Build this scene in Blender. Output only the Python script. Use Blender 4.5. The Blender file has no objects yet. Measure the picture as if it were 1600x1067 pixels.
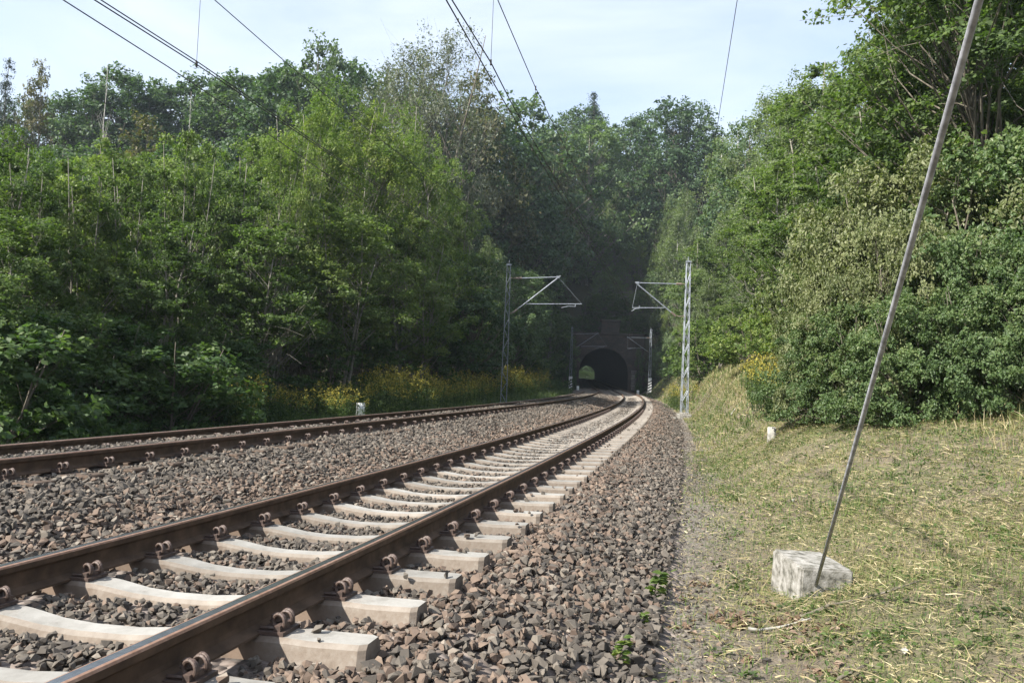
import bpy, bmesh, math, random
import numpy as np
from mathutils import Vector, Matrix
R = math.radians
C = bpy.context.scene.collection
sc = bpy.context.scene
rng = np.random.default_rng(7)

# ------------------------------------------------------------------ camera
FPX, PITCH, ROLL, CAMH = 1266.8, 0.0488, 0.0396, 1.0132
cp, sp, cr, sr = math.cos(PITCH), math.sin(PITCH), math.cos(ROLL), math.sin(ROLL)
FWD = np.array([0, cp, sp]); U0 = np.array([0, -sp, cp]); X0 = np.array([1., 0, 0])
RGT = cr*X0 + sr*U0; UPV = cr*U0 - sr*X0
cam_d = bpy.data.cameras.new('camera'); cam = bpy.data.objects.new('camera', cam_d); C.objects.link(cam)
cam_d.sensor_width = 36; cam_d.lens = 36*FPX/1600; cam_d.clip_start = 0.1; cam_d.clip_end = 3000
M = Matrix(((RGT[0], UPV[0], -FWD[0], 0), (RGT[1], UPV[1], -FWD[1], 0), (RGT[2], UPV[2], -FWD[2], CAMH), (0, 0, 0, 1)))
cam.matrix_world = M
sc.camera = cam

# ------------------------------------------------------------------ world, sun, exposure
SUN_AZ, SUN_EL = R(212), R(40)          # direction towards the sun, angle from +X
SD = Vector((math.cos(SUN_AZ)*math.cos(SUN_EL), math.sin(SUN_AZ)*math.cos(SUN_EL), math.sin(SUN_EL)))
w = bpy.data.worlds.new("World"); sc.world = w; w.use_nodes = True
nt = w.node_tree; nt.nodes.clear()
out = nt.nodes.new('ShaderNodeOutputWorld'); bg = nt.nodes.new('ShaderNodeBackground'); bg.inputs[1].default_value = 0.1
sky = nt.nodes.new('ShaderNodeTexSky'); sky.sky_type = 'NISHITA'; sky.sun_disc = False
sky.sun_elevation = SUN_EL; sky.sun_rotation = math.atan2(SD.x, SD.y); sky.air_density = 1.0; sky.dust_density = 1.5; sky.ozone_density = 1.5
tc = nt.nodes.new('ShaderNodeTexCoord'); mp = nt.nodes.new('ShaderNodeMapping'); mp.inputs['Scale'].default_value = (1.2, 1.2, 3.5)
mp.inputs['Rotation'].default_value = (0.3, 0.2, 0.5)
nz = nt.nodes.new('ShaderNodeTexNoise'); nz.inputs['Scale'].default_value = 1.7; nz.inputs['Detail'].default_value = 7; nz.inputs['Roughness'].default_value = .52; nz.inputs['Distortion'].default_value = .4
ra = nt.nodes.new('ShaderNodeValToRGB'); ra.color_ramp.elements[0].position = .3; ra.color_ramp.elements[0].color = (.25,)*3+(1,)
ra.color_ramp.elements[1].position = .72; ra.color_ramp.elements[1].color = (.95,)*3+(1,)
mix = nt.nodes.new('ShaderNodeMixRGB'); mix.inputs[2].default_value = (4.3, 4.65, 5.2, 1)
L = nt.links.new
L(tc.outputs['Generated'], mp.inputs[0]); L(mp.outputs[0], nz.inputs[0]); L(nz.outputs[0], ra.inputs[0]); L(ra.outputs[0], mix.inputs[0])
L(sky.outputs[0], mix.inputs[1]); L(mix.outputs[0], bg.inputs[0]); L(bg.outputs[0], out.inputs[0])
sun_d = bpy.data.lights.new('sun', 'SUN'); sun_d.energy = 5.0; sun_d.angle = R(.53); sun_d.color = (1, .95, .87)
sun = bpy.data.objects.new('sun', sun_d); C.objects.link(sun); sun.rotation_euler = SD.to_track_quat('Z', 'Y').to_euler()
sc.view_settings.view_transform = 'Standard'; sc.view_settings.look = 'None'; sc.view_settings.exposure = 1.4; sc.view_settings.gamma = 1
sc.cycles.max_bounces = 6; sc.cycles.transparent_max_bounces = 4; sc.cycles.diffuse_bounces = 3; sc.cycles.transmission_bounces = 4; sc.cycles.glossy_bounces = 2
sc.cycles.caustics_reflective = False; sc.cycles.caustics_refractive = False

# ------------------------------------------------------------------ helpers
def ray(u, v): return FWD + RGT*(u-800)/FPX - UPV*(v-533.5)/FPX
def aty(u, v, y): r = ray(u, v); t = y/r[1]; return r*t + np.array([0, 0, CAMH])
def atz(u, v, z): r = ray(u, v); t = (z-CAMH)/r[2]; return r*t + np.array([0, 0, CAMH])
def proj(p):
    d = np.array(p)-np.array([0, 0, CAMH]); dz = d@FWD
    return 800+FPX*(d@RGT)/dz, 533.5-FPX*(d@UPV)/dz, dz

# near track centre line: arc length s, lateral offset d (right positive)
S = np.arange(-60, 520, .25)
_k = np.interp(S, [-60, 0, 12, 30, 55, 88, 96, 112, 520], [.002, .008, .0011, .0016, .001, .003, 0, 0, 0])
_k[S < 0] = .002
_i0 = int(60/.25)
T = -np.cumsum(_k)*.25; T = T-T[_i0]+.2722
PX = np.cumsum(np.sin(T))*.25; PY = np.cumsum(np.cos(T))*.25
PX = PX-PX[_i0]-2.7901; PY = PY-PY[_i0]
def sd2xy(s, d):
    s = np.asarray(s, float); t = np.interp(s, S, T)
    return np.interp(s, S, PX)+np.cos(t)*d, np.interp(s, S, PY)-np.sin(t)*d
def xy2sd(x, y):
    x = np.asarray(x, float); y = np.asarray(y, float)
    s = np.interp(y, PY, S)
    for _ in range(6):
        px = np.interp(s, S, PX); py = np.interp(s, S, PY); t = np.interp(s, S, T)
        s = np.clip(s+((x-px)*np.sin(t)+(y-py)*np.cos(t))*.8, -59, 519)
    t = np.interp(s, S, T)
    return s, (x-np.interp(s, S, PX))*np.cos(t)-(y-np.interp(s, S, PY))*np.sin(t)
def zt(s):
    s = np.asarray(s, float)
    a = .000087*np.clip(s-40, 0, 70)**2
    return a+np.clip(s-110, 0, 250)*.01218

def vnoise(x, y, sc_, seed=0):
    """smooth value noise in numpy"""
    x = np.asarray(x)/sc_+1000+seed*17.3; y = np.asarray(y)/sc_+1000+seed*7.7
    xi = np.floor(x).astype(int); yi = np.floor(y).astype(int); fx = x-xi; fy = y-yi
    fx = fx*fx*(3-2*fx); fy = fy*fy*(3-2*fy)
    def h(a, b):
        n = np.sin(a*127.1+b*311.7+seed*74.7)*43758.5453
        return n-np.floor(n)
    return (h(xi, yi)*(1-fx)+h(xi+1, yi)*fx)*(1-fy)+(h(xi, yi+1)*(1-fx)+h(xi+1, yi+1)*fx)*fy

SP0, SP1 = 112.2, 352.0       # tunnel from, to
def ss(x, a, b):
    t = np.clip((x-a)/(b-a), 0, 1); return t*t*(3-2*t)
def gsd(s, d):
    s = np.asarray(s, float); d = np.asarray(d, float)
    dd = np.array([-400, -9.0, -7.6, -6.3, -5.5, -2.6, -1.45, -1.35, 1.35, 1.5, 2.45, 3.1, 3.9, 5.5, 8, 12, 400])
    zz = np.array([-.5, -.5, -.42, -.42, -.12, -.06, -.25, -.3, -.3, -.26, -.47, -.45, -.2, .18, .55, 1.1, 1.1])
    base = np.interp(d, dd, zz)
    z0 = zt(s)
    ml = np.interp(s, [-60, 30, 60, 100, 112], [.10, .12, .25, .42, .5])
    dl = np.interp(s, [0, 60, 100], [16, 12, 9.5])
    left = np.clip(-d-dl, 0, None)*ml
    left = 28*(1-np.exp(-left/28))
    mr = np.interp(s, [-60, 10, 18, 34, 60], [.05, .08, .25, .5, .62])
    dr = np.interp(s, [0, 18, 30, 60], [9, 5.6, 3.6, 3.4])
    right = np.clip(d-dr, 0, None)*mr
    right = 38*(1-np.exp(-right/38))
    side = left+right
    rise = np.clip(s-112.5, 0, None); fall = np.clip(353.3-s, 0, None)
    a = np.minimum(7.0+54*(1-np.exp(-rise*.52/40)), 7.0+54*(1-np.exp(-fall*.52/40)))
    inside = ss(s, 112.3, 112.9)*(1-ss(s, 352.9, 353.5))
    ahead = a*inside
    n = (vnoise(s, d, 23, 1)-.5)*3*ss(np.maximum(side, ahead), 2, 9)+(vnoise(s, d, 3.1, 2)-.5)*.25*ss(np.abs(d+1.5), 5.5, 9)+(vnoise(s, d, .7, 3)-.5)*.06*ss(d, 2.6, 3.4)
    bl = np.interp(s, [9, 24], [0, 1])
    hump = 1.0*bl*ss(d, 2.8, 4.9)*(1-ss(s, 90, 112))
    return z0+base+np.maximum(side, ahead)+n+hump
def gz(x, y):
    s, d = xy2sd(x, y); return gsd(s, d)

def setp(o, label=None, cat=None, group=None, kind=None):
    if label: o['label'] = label
    if cat: o['category'] = cat
    if group: o['group'] = group
    if kind: o['kind'] = kind
    return o
def empty(name, loc=(0, 0, 0), rz=0, **k):
    o = bpy.data.objects.new(name, None); C.objects.link(o); o.location = loc; o.rotation_euler = (0, 0, rz); o.empty_display_size = .2
    return setp(o, **k)
def mobj(name, me, parent=None, **k):
    o = bpy.data.objects.new(name, me); C.objects.link(o)
    if parent is not None: o.parent = parent
    return setp(o, **k)
def np_mesh(name, V, F, mats=(), smooth=False, midx=None, attrs=None):
    """F: (n,k) int array with constant k, or list of such arrays"""
    V = np.asarray(V, np.float32); Fs = F if isinstance(F, list) else [F]
    me = bpy.data.meshes.new(name); me.vertices.add(len(V)); me.vertices.foreach_set('co', V.ravel())
    nl = sum(f.size for f in Fs); nf = sum(len(f) for f in Fs)
    me.loops.add(nl); me.polygons.add(nf)
    me.loops.foreach_set('vertex_index', np.concatenate([f.ravel() for f in Fs]).astype(np.int32))
    tot = np.concatenate([np.full(len(f), f.shape[1]) for f in Fs]); st = np.concatenate([[0], np.cumsum(tot)[:-1]])
    me.polygons.foreach_set('loop_start', st.astype(np.int32))
    try: me.polygons.foreach_set('loop_total', tot.astype(np.int32))
    except Exception: pass
    for m in mats: me.materials.append(m)
    if midx is not None: me.polygons.foreach_set('material_index', np.asarray(midx, np.int32))
    me.polygons.foreach_set('use_smooth', np.full(nf, bool(smooth)))
    me.update(calc_edges=True)
    for an, av in (attrs or {}).items():
        a = me.attributes.new(an, 'FLOAT', 'FACE'); a.data.foreach_set('value', np.asarray(av, np.float32))
    return me
class MB:
    """collects shapes for ONE mesh"""
    def __init__(s): s.v = []; s.f = []; s.m = []; s.mi = 0
    def add(s, vs, fs):
        b = len(s.v); s.v += [tuple(map(float, p)) for p in vs]; s.f += [tuple(i+b for i in f) for f in fs]; s.m += [s.mi]*len(fs); return s
    def box(s, c, sz, mat=None, taper=1.0):
        x, y, z = [a/2 for a in sz]; vs = []
        for k in (-1, 1):
            t = taper if k > 0 else 1
            for (i, j) in ((-1, -1), (1, -1), (1, 1), (-1, 1)): vs.append(Vector((i*x*t, j*y*t, k*z)))
        if mat is not None: vs = [mat @ v for v in vs]
        vs = [v+Vector(c) for v in vs]
        return s.add(vs, [(3, 2, 1, 0), (4, 5, 6, 7), (0, 1, 5, 4), (1, 2, 6, 5), (2, 3, 7, 6), (3, 0, 4, 7)])
    def tube(s, pts, r, n=8, cap=True):
        pts = [Vector(p) for p in pts]; rs = r if hasattr(r, '__len__') else [r]*len(pts)
        vs = []; prev = None
        for i, p in enumerate(pts):
            t = (pts[min(i+1, len(pts)-1)]-pts[max(i-1, 0)]).normalized()
            if prev is None:
                a = Vector((0, 0, 1)) if abs(t.z) < .9 else Vector((1, 0, 0)); nrm = t.cross(a).normalized()
            else: nrm = (prev-t*prev.dot(t)).normalized()
            prev = nrm; b = t.cross(nrm)
            for k in range(n):
                an = 2*math.pi*k/n; vs.append(p+(nrm*math.cos(an)+b*math.sin(an))*rs[i])
        fs = []
        for i in range(len(pts)-1):
            for k in range(n): fs.append((i*n+k, i*n+(k+1) % n, (i+1)*n+(k+1) % n, (i+1)*n+k))
        if cap: fs.append(tuple(range(n-1, -1, -1))); fs.append(tuple(range((len(pts)-1)*n, len(pts)*n)))
        return s.add(vs, fs)
    def torus(s, c, axis, R_, r, n=16, m=7, a0=0, a1=2*math.pi):
        axis = Vector(axis).normalized(); a = axis.orthogonal().normalized(); a = Vector((0, 0, 1)) if abs(axis.z) < .5 else a
        a = (a-axis*a.dot(axis)).normalized(); b = axis.cross(a)
        return s.tube([Vector(c)+(a*math.cos(a0+(a1-a0)*i/n)+b*math.sin(a0+(a1-a0)*i/n))*R_ for i in range(n+1)], r, m)
    def mesh(s, name, mats, smooth=False, bevel=0, bseg=1):
        me = bpy.data.meshes.new(name); me.from_pydata(s.v, [], s.f)
        for m in mats: me.materials.append(m)
        me.polygons.foreach_set('material_index', s.m)
        if bevel:
            bm = bmesh.new(); bm.from_mesh(me)
            bmesh.ops.bevel(bm, geom=[e for e in bm.edges if len(e.link_faces) == 2 and e.calc_face_angle(0) > .5], offset=bevel, segments=bseg, affect='EDGES', profile=.6)
            bm.to_mesh(me); bm.free()
        if smooth: me.polygons.foreach_set('use_smooth', [True]*len(me.polygons))
        me.update(); return me

# ------------------------------------------------------------------ materials
def newmat(name):
    m = bpy.data.materials.new(name); m.use_nodes = True; return m, m.node_tree, m.node_tree.nodes['Principled BSDF']
def N(nt, t, **k):
    n = nt.nodes.new(t)
    for a, b in k.items(): setattr(n, a, b)
    return n
def noise(nt, scale, detail=5, rough=.55, coord='Object', vec=None, stretch=None):
    n = N(nt, 'ShaderNodeTexNoise'); n.inputs['Scale'].default_value = scale; n.inputs['Detail'].default_value = detail; n.inputs['Roughness'].default_value = rough
    tcn = N(nt, 'ShaderNodeTexCoord')
    if stretch:
        m_ = N(nt, 'ShaderNodeMapping'); m_.inputs['Scale'].default_value = stretch; nt.links.new(tcn.outputs[coord], m_.inputs[0]); nt.links.new(m_.outputs[0], n.inputs[0])
    else: nt.links.new(tcn.outputs[coord], n.inputs[0])
    return n
def ramp(nt, src, stops):
    r = N(nt, 'ShaderNodeValToRGB'); e = r.color_ramp.elements
    while len(e) < len(stops): e.new(.5)
    for i, (p, c) in enumerate(stops): e[i].position = p; e[i].color = (*c, 1)
    nt.links.new(src, r.inputs[0]); return r
def surf(name, stops, scale=8, rough=.85, bump=.0, bscale=None, bdist=.01, metal=0, spec=.3, stretch=None, detail=6):
    m, nt, b = newmat(name); n = noise(nt, scale, detail, .6, stretch=stretch); r = ramp(nt, n.outputs[0], stops)
    nt.links.new(r.outputs[0], b.inputs['Base Color']); b.inputs['Roughness'].default_value = rough; b.inputs['Metallic'].default_value = metal; b.inputs['Specular IOR Level'].default_value = spec
    if bump:
        n2 = noise(nt, bscale or scale*3, 6, .65, stretch=stretch); bp = N(nt, 'ShaderNodeBump'); bp.inputs['Strength'].default_value = bump; bp.inputs['Distance'].default_value = bdist
        nt.links.new(n2.outputs[0], bp.inputs['Height']); nt.links.new(bp.outputs[0], b.inputs['Normal'])
    return m
def tinted(name, stops, rough=.8, attr='tint', spec=.3, trans=0, tcol=None, obj_rand=0, bump=0, bscale=60):
    """colour from the per-face attribute (each stone / leaf / straw has its own colour)"""
    m, nt, b = newmat(name); a = N(nt, 'ShaderNodeAttribute', attribute_name=attr)
    src = a.outputs['Fac']
    if obj_rand:
        oi = N(nt, 'ShaderNodeObjectInfo'); ma = N(nt, 'ShaderNodeMath', operation='MULTIPLY_ADD'); ma.inputs[1].default_value = obj_rand; ma.inputs[2].default_value = -obj_rand/2
        ad = N(nt, 'ShaderNodeMath', operation='ADD', use_clamp=True); nt.links.new(oi.outputs['Random'], ma.inputs[0]); nt.links.new(ma.outputs[0], ad.inputs[0]); nt.links.new(src, ad.inputs[1]); src = ad.outputs[0]
    r = ramp(nt, src, stops); nt.links.new(r.outputs[0], b.inputs['Base Color']); b.inputs['Roughness'].default_value = rough; b.inputs['Specular IOR Level'].default_value = spec
    if bump:
        n2 = noise(nt, bscale, 5, .65); bp = N(nt, 'ShaderNodeBump'); bp.inputs['Strength'].default_value = bump; bp.inputs['Distance'].default_value = .006
        nt.links.new(n2.outputs[0], bp.inputs['Height']); nt.links.new(bp.outputs[0], b.inputs['Normal'])
    if trans:
        tr = N(nt, 'ShaderNodeBsdfTranslucent'); mx = N(nt, 'ShaderNodeMixShader'); mx.inputs[0].default_value = trans
        hs = N(nt, 'ShaderNodeMixRGB', blend_type='MULTIPLY'); hs.inputs[0].default_value = 1; hs.inputs[2].default_value = (*(tcol or (1.6, 1.9, .7)), 1)
        nt.links.new(r.outputs[0], hs.inputs[1]); nt.links.new(hs.outputs[0], tr.inputs[0])
        o = nt.nodes['Material Output']; nt.links.new(b.outputs[0], mx.inputs[1]); nt.links.new(tr.outputs[0], mx.inputs[2]); nt.links.new(mx.outputs[0], o.inputs[0])
    return m
concrete = surf('sleeper_concrete', [(.25, (.13, .122, .108)), (.46, (.225, .217, .198)), (.75, (.30, .292, .272))], 6, .9, .35, 60, .006)
_nt = concrete.node_tree; _b = _nt.nodes['Principled BSDF']; _lk = _b.inputs['Base Color'].links[0].from_socket
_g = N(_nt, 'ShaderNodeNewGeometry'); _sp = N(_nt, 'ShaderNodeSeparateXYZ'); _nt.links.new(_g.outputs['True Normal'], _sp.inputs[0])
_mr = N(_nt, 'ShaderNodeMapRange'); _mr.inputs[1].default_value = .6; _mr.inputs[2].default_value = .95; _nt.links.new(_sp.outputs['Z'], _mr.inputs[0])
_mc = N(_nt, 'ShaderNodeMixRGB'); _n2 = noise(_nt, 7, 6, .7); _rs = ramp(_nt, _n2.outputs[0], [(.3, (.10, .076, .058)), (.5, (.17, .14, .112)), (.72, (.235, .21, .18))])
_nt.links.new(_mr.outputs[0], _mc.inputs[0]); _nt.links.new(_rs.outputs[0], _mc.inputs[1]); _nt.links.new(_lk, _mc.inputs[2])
# rust wash round the rail seats, and each sleeper a little lighter or darker
_tc = N(_nt, 'ShaderNodeTexCoord'); _sx = N(_nt, 'ShaderNodeSeparateXYZ'); _nt.links.new(_tc.outputs['Object'], _sx.inputs[0])
_ab = N(_nt, 'ShaderNodeMath', operation='ABSOLUTE'); _nt.links.new(_sx.outputs['X'], _ab.inputs[0]); _su = N(_nt, 'ShaderNodeMath', operation='SUBTRACT'); _su.inputs[1].default_value = .76; _nt.links.new(_ab.outputs[0], _su.inputs[0])
_a2 = N(_nt, 'ShaderNodeMath', operation='ABSOLUTE'); _nt.links.new(_su.outputs[0], _a2.inputs[0]); _n3 = noise(_nt, 16, 5, .7); _ad = N(_nt, 'ShaderNodeMath', operation='MULTIPLY_ADD'); _ad.inputs[1].default_value = .28; _nt.links.new(_n3.outputs[0], _ad.inputs[0]); _nt.links.new(_a2.outputs[0], _ad.inputs[2])
_m2 = N(_nt, 'ShaderNodeMapRange'); _m2.inputs[1].default_value = .2; _m2.inputs[2].default_value = .42; _m2.inputs[3].default_value = .75; _m2.inputs[4].default_value = 0; _nt.links.new(_ad.outputs[0], _m2.inputs[0])
_mr2 = N(_nt, 'ShaderNodeMixRGB'); _mr2.inputs[2].default_value = (.11, .075, .052, 1); _nt.links.new(_m2.outputs[0], _mr2.inputs[0]); _nt.links.new(_mc.outputs[0], _mr2.inputs[1])
_oi = N(_nt, 'ShaderNodeObjectInfo'); _mp = N(_nt, 'ShaderNodeMapRange'); _mp.inputs[3].default_value = .8; _mp.inputs[4].default_value = 1.1; _nt.links.new(_oi.outputs['Random'], _mp.inputs[0]); _hs = N(_nt, 'ShaderNodeHueSaturation'); _nt.links.new(_mp.outputs[0], _hs.inputs['Value']); _nt.links.new(_mr2.outputs[0], _hs.inputs['Color']); _nt.links.new(_hs.outputs[0], _b.inputs['Base Color'])
old_conc = surf('weathered_concrete', [(.34, (.06, .058, .048)), (.46, (.17, .163, .14)), (.56, (.24, .23, .21)), (.7, (.33, .32, .29))], 16, .95, .7, 70, .006)
whitestone = surf('painted_stone', [(.3, (.17, .165, .145)), (.6, (.31, .30, .27))], 14, .85, .2, 60)
rust = surf('rusted_rail', [(.3, (.04, .024, .014)), (.5, (.072, .044, .026)), (.75, (.115, .072, .045))], 9, .88, .3, 90, .002, metal=0, spec=.4, stretch=(1, 1, 1))
fast_m = surf('rusted_fastening', [(.3, (.035, .024, .02)), (.7, (.10, .065, .05))], 40, .6, .3, 160, .002, spec=.5)
shine = surf('polished_rail_head', [(.3, (.30, .30, .31)), (.7, (.5, .49, .49))], 30, .27, metal=1)
edge_m = surf('sunlit_rail_edge', [(.3, (.22, .12, .075)), (.7, (.38, .24, .17))], 30, .42, metal=.4)  # orange of the sunlit head edge, put into the colour
timber = surf('creosoted_timber', [(.3, (.035, .025, .018)), (.7, (.10, .07, .05))], 12, .9, .5, 40)
galv = surf('galvanised_steel', [(.3, (.15, .17, .195)), (.7, (.27, .295, .33))], 12, .5, metal=.2, spec=.4)
rodm = surf('old_steel_rod', [(.35, (.2, .205, .22)), (.65, (.40, .41, .44))], 25, .5, .25, 120, .001, metal=.1)
copper = surf('wire_metal', [(.3, (.02, .02, .02)), (.7, (.05, .045, .04))], 5, .6, metal=.2)
insul = surf('insulator_glaze', [(.3, (.16, .12, .10)), (.7, (.26, .2, .17))], 5, .25)
white_p = surf('white_paint', [(.3, (.62, .63, .62)), (.7, (.8, .8, .79))], 9, .6)
black_p = surf('black_paint', [(.3, (.02, .02, .02)), (.7, (.04, .04, .04))], 9, .6)
bark = surf('grey_bark', [(.3, (.06, .05, .038)), (.55, (.13, .115, .09)), (.8, (.22, .2, .17))], 9, .95, .6, 24, .02, stretch=(1, 1, .25))
bark_grey = surf('smooth_grey_bark', [(.35, (.10, .095, .075)), (.7, (.24, .225, .19))], 7, .9, .3, 24, .01)
bark_pale = surf('pale_bark', [(.35, (.05, .045, .04)), (.5, (.28, .27, .24)), (.8, (.48, .46, .42))], 7, .9, .4, 24, .01, stretch=(1, 1, .8))
def brick(name, c1, c2, mort, scale=1.0):
    m, nt, b = newmat(name); t = N(nt, 'ShaderNodeTexBrick'); tcn = N(nt, 'ShaderNodeTexCoord'); mpn = N(nt, 'ShaderNodeMapping'); mpn.inputs['Rotation'].default_value = (R(90), 0, 0)
    nt.links.new(tcn.outputs['Object'], mpn.inputs[0]); nt.links.new(mpn.outputs[0], t.inputs[0])
    t.inputs['Color1'].default_value = (*c1, 1); t.inputs['Color2'].default_value = (*c2, 1); t.inputs['Mortar'].default_value = (*mort, 1); t.inputs['Scale'].default_value = scale
    t.inputs['Brick Width'].default_value = .7; t.inputs['Row Height'].default_value = .35; t.inputs['Mortar Size'].default_value = .02
    n = noise(nt, 1.2, 6); mx = N(nt, 'ShaderNodeMixRGB', blend_type='MULTIPLY'); mx.inputs[0].default_value = .8; rr = ramp(nt, n.outputs[0], [(.3, (.35, .35, .35)), (.7, (1.1, 1.1, 1.1))])
    nt.links.new(t.outputs[0], mx.inputs[1]); nt.links.new(rr.outputs[0], mx.inputs[2]); nt.links.new(mx.outputs[0], b.inputs['Base Color']); b.inputs['Roughness'].default_value = .9
    bp = N(nt, 'ShaderNodeBump'); bp.inputs['Strength'].default_value = .6; bp.inputs['Distance'].default_value = .03; nt.links.new(t.outputs['Fac'], bp.inputs['Height']); bp.invert = True; nt.links.new(bp.outputs[0], b.inputs['Normal'])
    return m
portal_m = brick('portal_masonry', (.07, .047, .039), (.045, .034, .031), (.035, .031, .028))
quoin_m = brick('pale_quoins', (.22, .2, .18), (.17, .155, .14), (.08, .07, .065), 1.0)
bore_m = surf('sooty_lining', [(.3, (.012, .011, .011)), (.7, (.04, .035, .033))], 2, .95, .4, 9)

# ------------------------------------------------------------------ ground sheet
def grade(a, b, fine, k):      # non-uniform axis
    v = [a]; 
    while v[-1] < b: v.append(v[-1]+fine*max(1, k(v[-1])))
    return np.array(v)
sg = np.unique(np.concatenate([grade(-58, -6, 2, lambda x: 1), grade(-6, 30, .3, lambda x: 1), grade(30, 112, .8, lambda x: 1), [112.2, 112.35, 112.9, 113.2], grade(114, 351, 3.5, lambda x: 1), [352.7, 352.9, 353.5, 353.8], grade(355, 515, 5, lambda x: 1)]))
dg = np.unique(np.concatenate([-grade(6.3, 235, .35, lambda x: 1+(x-6.3)*.18), [-6.3, -5.9, -5.5, -4.5, -3.5, -2.6, -2, -1.45, -1.35, -.7, 0, .7, 1.35, 1.5, 1.8, 2.1, 2.45, 2.8], grade(3.1, 9, .22, lambda x: 1), grade(9.2, 260, .4, lambda x: 1+(x-9)*.16)]))
SG, DG = np.meshgrid(sg, dg, indexing='ij')
GX, GY = sd2xy(SG, DG); GZ = gsd(SG, DG)
inb = (DG > -6) & (DG < 2.45)
GZ = GZ-.05*inb
ns, nd = SG.shape
idx = np.arange(ns*nd).reshape(ns, nd)
F = np.stack([idx[:-1, :-1], idx[1:, :-1], idx[1:, 1:], idx[:-1, 1:]], -1).reshape(-1, 4)
sm = ((SG[:-1, :-1]+SG[1:, 1:])/2).ravel(); dm = ((DG[:-1, :-1]+DG[1:, 1:])/2).ravel()
hole = (((sm > 112.2) & (sm < 113.3)) | ((sm > 352.6) & (sm < 353.7))) & (dm > -5.4) & (dm < 1.5)
F = F[~hole]
gm, nt, b = newmat('ground_soil')
n1 = noise(nt, .55, 9, .65); n2 = noise(nt, 7, 9, .75)
r1 = ramp(nt, n1.outputs[0], [(.3, (.08, .062, .045)), (.45, (.13, .105, .075)), (.6, (.12, .11, .06)), (.75, (.18, .15, .10))])
r2 = ramp(nt, n2.outputs[0], [(.3, (.35, .33, .3)), (.5, (.9, .9, .85)), (.7, (1.5, 1.45, 1.3))])
mx = N(nt, 'ShaderNodeMixRGB', blend_type='MULTIPLY'); mx.inputs[0].default_value = .9
nt.links.new(r1.outputs[0], mx.inputs[1]); nt.links.new(r2.outputs[0], mx.inputs[2])
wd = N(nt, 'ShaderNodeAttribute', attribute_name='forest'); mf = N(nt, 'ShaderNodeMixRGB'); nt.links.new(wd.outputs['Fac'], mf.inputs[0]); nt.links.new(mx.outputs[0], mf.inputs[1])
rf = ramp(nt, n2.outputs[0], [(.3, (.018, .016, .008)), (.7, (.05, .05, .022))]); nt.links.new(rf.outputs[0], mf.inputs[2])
gv = N(nt, 'ShaderNodeTexVoronoi'); gv.inputs['Scale'].default_value = 55; gtc = N(nt, 'ShaderNodeTexCoord'); nt.links.new(gtc.outputs['Object'], gv.inputs[0])
gr_ = ramp(nt, gv.outputs['Color'], [(.1, (.05, .044, .038)), (.5, (.12, .104, .09)), (.9, (.22, .2, .17))]); ga = N(nt, 'ShaderNodeAttribute', attribute_name='grit'); mg = N(nt, 'ShaderNodeMixRGB')
nt.links.new(ga.outputs['Fac'], mg.inputs[0]); nt.links.new(mf.outputs[0], mg.inputs[1]); nt.links.new(gr_.outputs[0], mg.inputs[2])
nt.links.new(mg.outputs[0], b.inputs['Base Color']); b.inputs['Roughness'].default_value = .95
bp = N(nt, 'ShaderNodeBump'); bp.inputs['Strength'].default_value = .8; bp.inputs['Distance'].default_value = .04; nt.links.new(n2.outputs[0], bp.inputs['Height']); nt.links.new(bp.outputs[0], b.inputs['Normal'])
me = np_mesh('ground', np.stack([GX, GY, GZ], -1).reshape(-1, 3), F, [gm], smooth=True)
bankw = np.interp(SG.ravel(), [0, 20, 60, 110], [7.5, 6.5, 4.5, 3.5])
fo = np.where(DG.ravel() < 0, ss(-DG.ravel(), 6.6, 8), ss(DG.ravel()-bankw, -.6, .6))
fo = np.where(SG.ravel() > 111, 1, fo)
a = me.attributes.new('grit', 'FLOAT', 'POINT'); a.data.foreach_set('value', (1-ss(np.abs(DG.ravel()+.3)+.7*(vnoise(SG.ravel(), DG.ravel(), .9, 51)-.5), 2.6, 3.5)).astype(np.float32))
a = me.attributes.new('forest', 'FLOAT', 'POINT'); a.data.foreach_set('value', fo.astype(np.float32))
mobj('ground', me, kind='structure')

# ------------------------------------------------------------------ ballast
def zb(s, d):
    dd = [-6.3, -5.5, -5.1, -2.75, -2.5, -1.9, -1.5, -1.3, -.9, 0, .9, 1.3, 1.55, 2.0, 2.5]
    z_ = [-.45, -.08, -.03, 0.0, -.04, -.12, -.2, -.215, -.235, -.235, -.2, -.19, -.19, -.32, -.48]
    edge = .12*(vnoise(s, d, 1.3, 5)-.5)*((d < -1.6) | (d > 1.5))
    return np.interp(d, dd, z_)+zt(s)+edge*.5+.02*(vnoise(s, d, .35, 6)-.5)
sg2 = np.concatenate([np.arange(-8, 40, .25), np.arange(40, 130, 1.), np.arange(130, 358, 5.)]); dg2 = np.concatenate([np.arange(-6.3, 2.5, .14), [2.5]])
SB, DB = np.meshgrid(sg2, dg2, indexing='ij'); bx, by = sd2xy(SB, DB); bz = zb(SB, DB)
ns, nd = SB.shape; idx = np.arange(ns*nd).reshape(ns, nd)
F = np.stack([idx[:-1, :-1], idx[1:, :-1], idx[1:, 1:], idx[:-1, 1:]], -1).reshape(-1, 4)
bm_, nt, b = newmat('ballast_bed'); vo = N(nt, 'ShaderNodeTexVoronoi'); vo.inputs['Scale'].default_value = 17; tcn = N(nt, 'ShaderNodeTexCoord'); nt.links.new(tcn.outputs['Object'], vo.inputs[0])
rb = ramp(nt, vo.outputs['Color'], [(.1, (.055, .048, .042)), (.5, (.12, .095, .08)), (.9, (.19, .16, .14))]); nt.links.new(rb.outputs[0], b.inputs['Base Color']); b.inputs['Roughness'].default_value = .95
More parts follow.
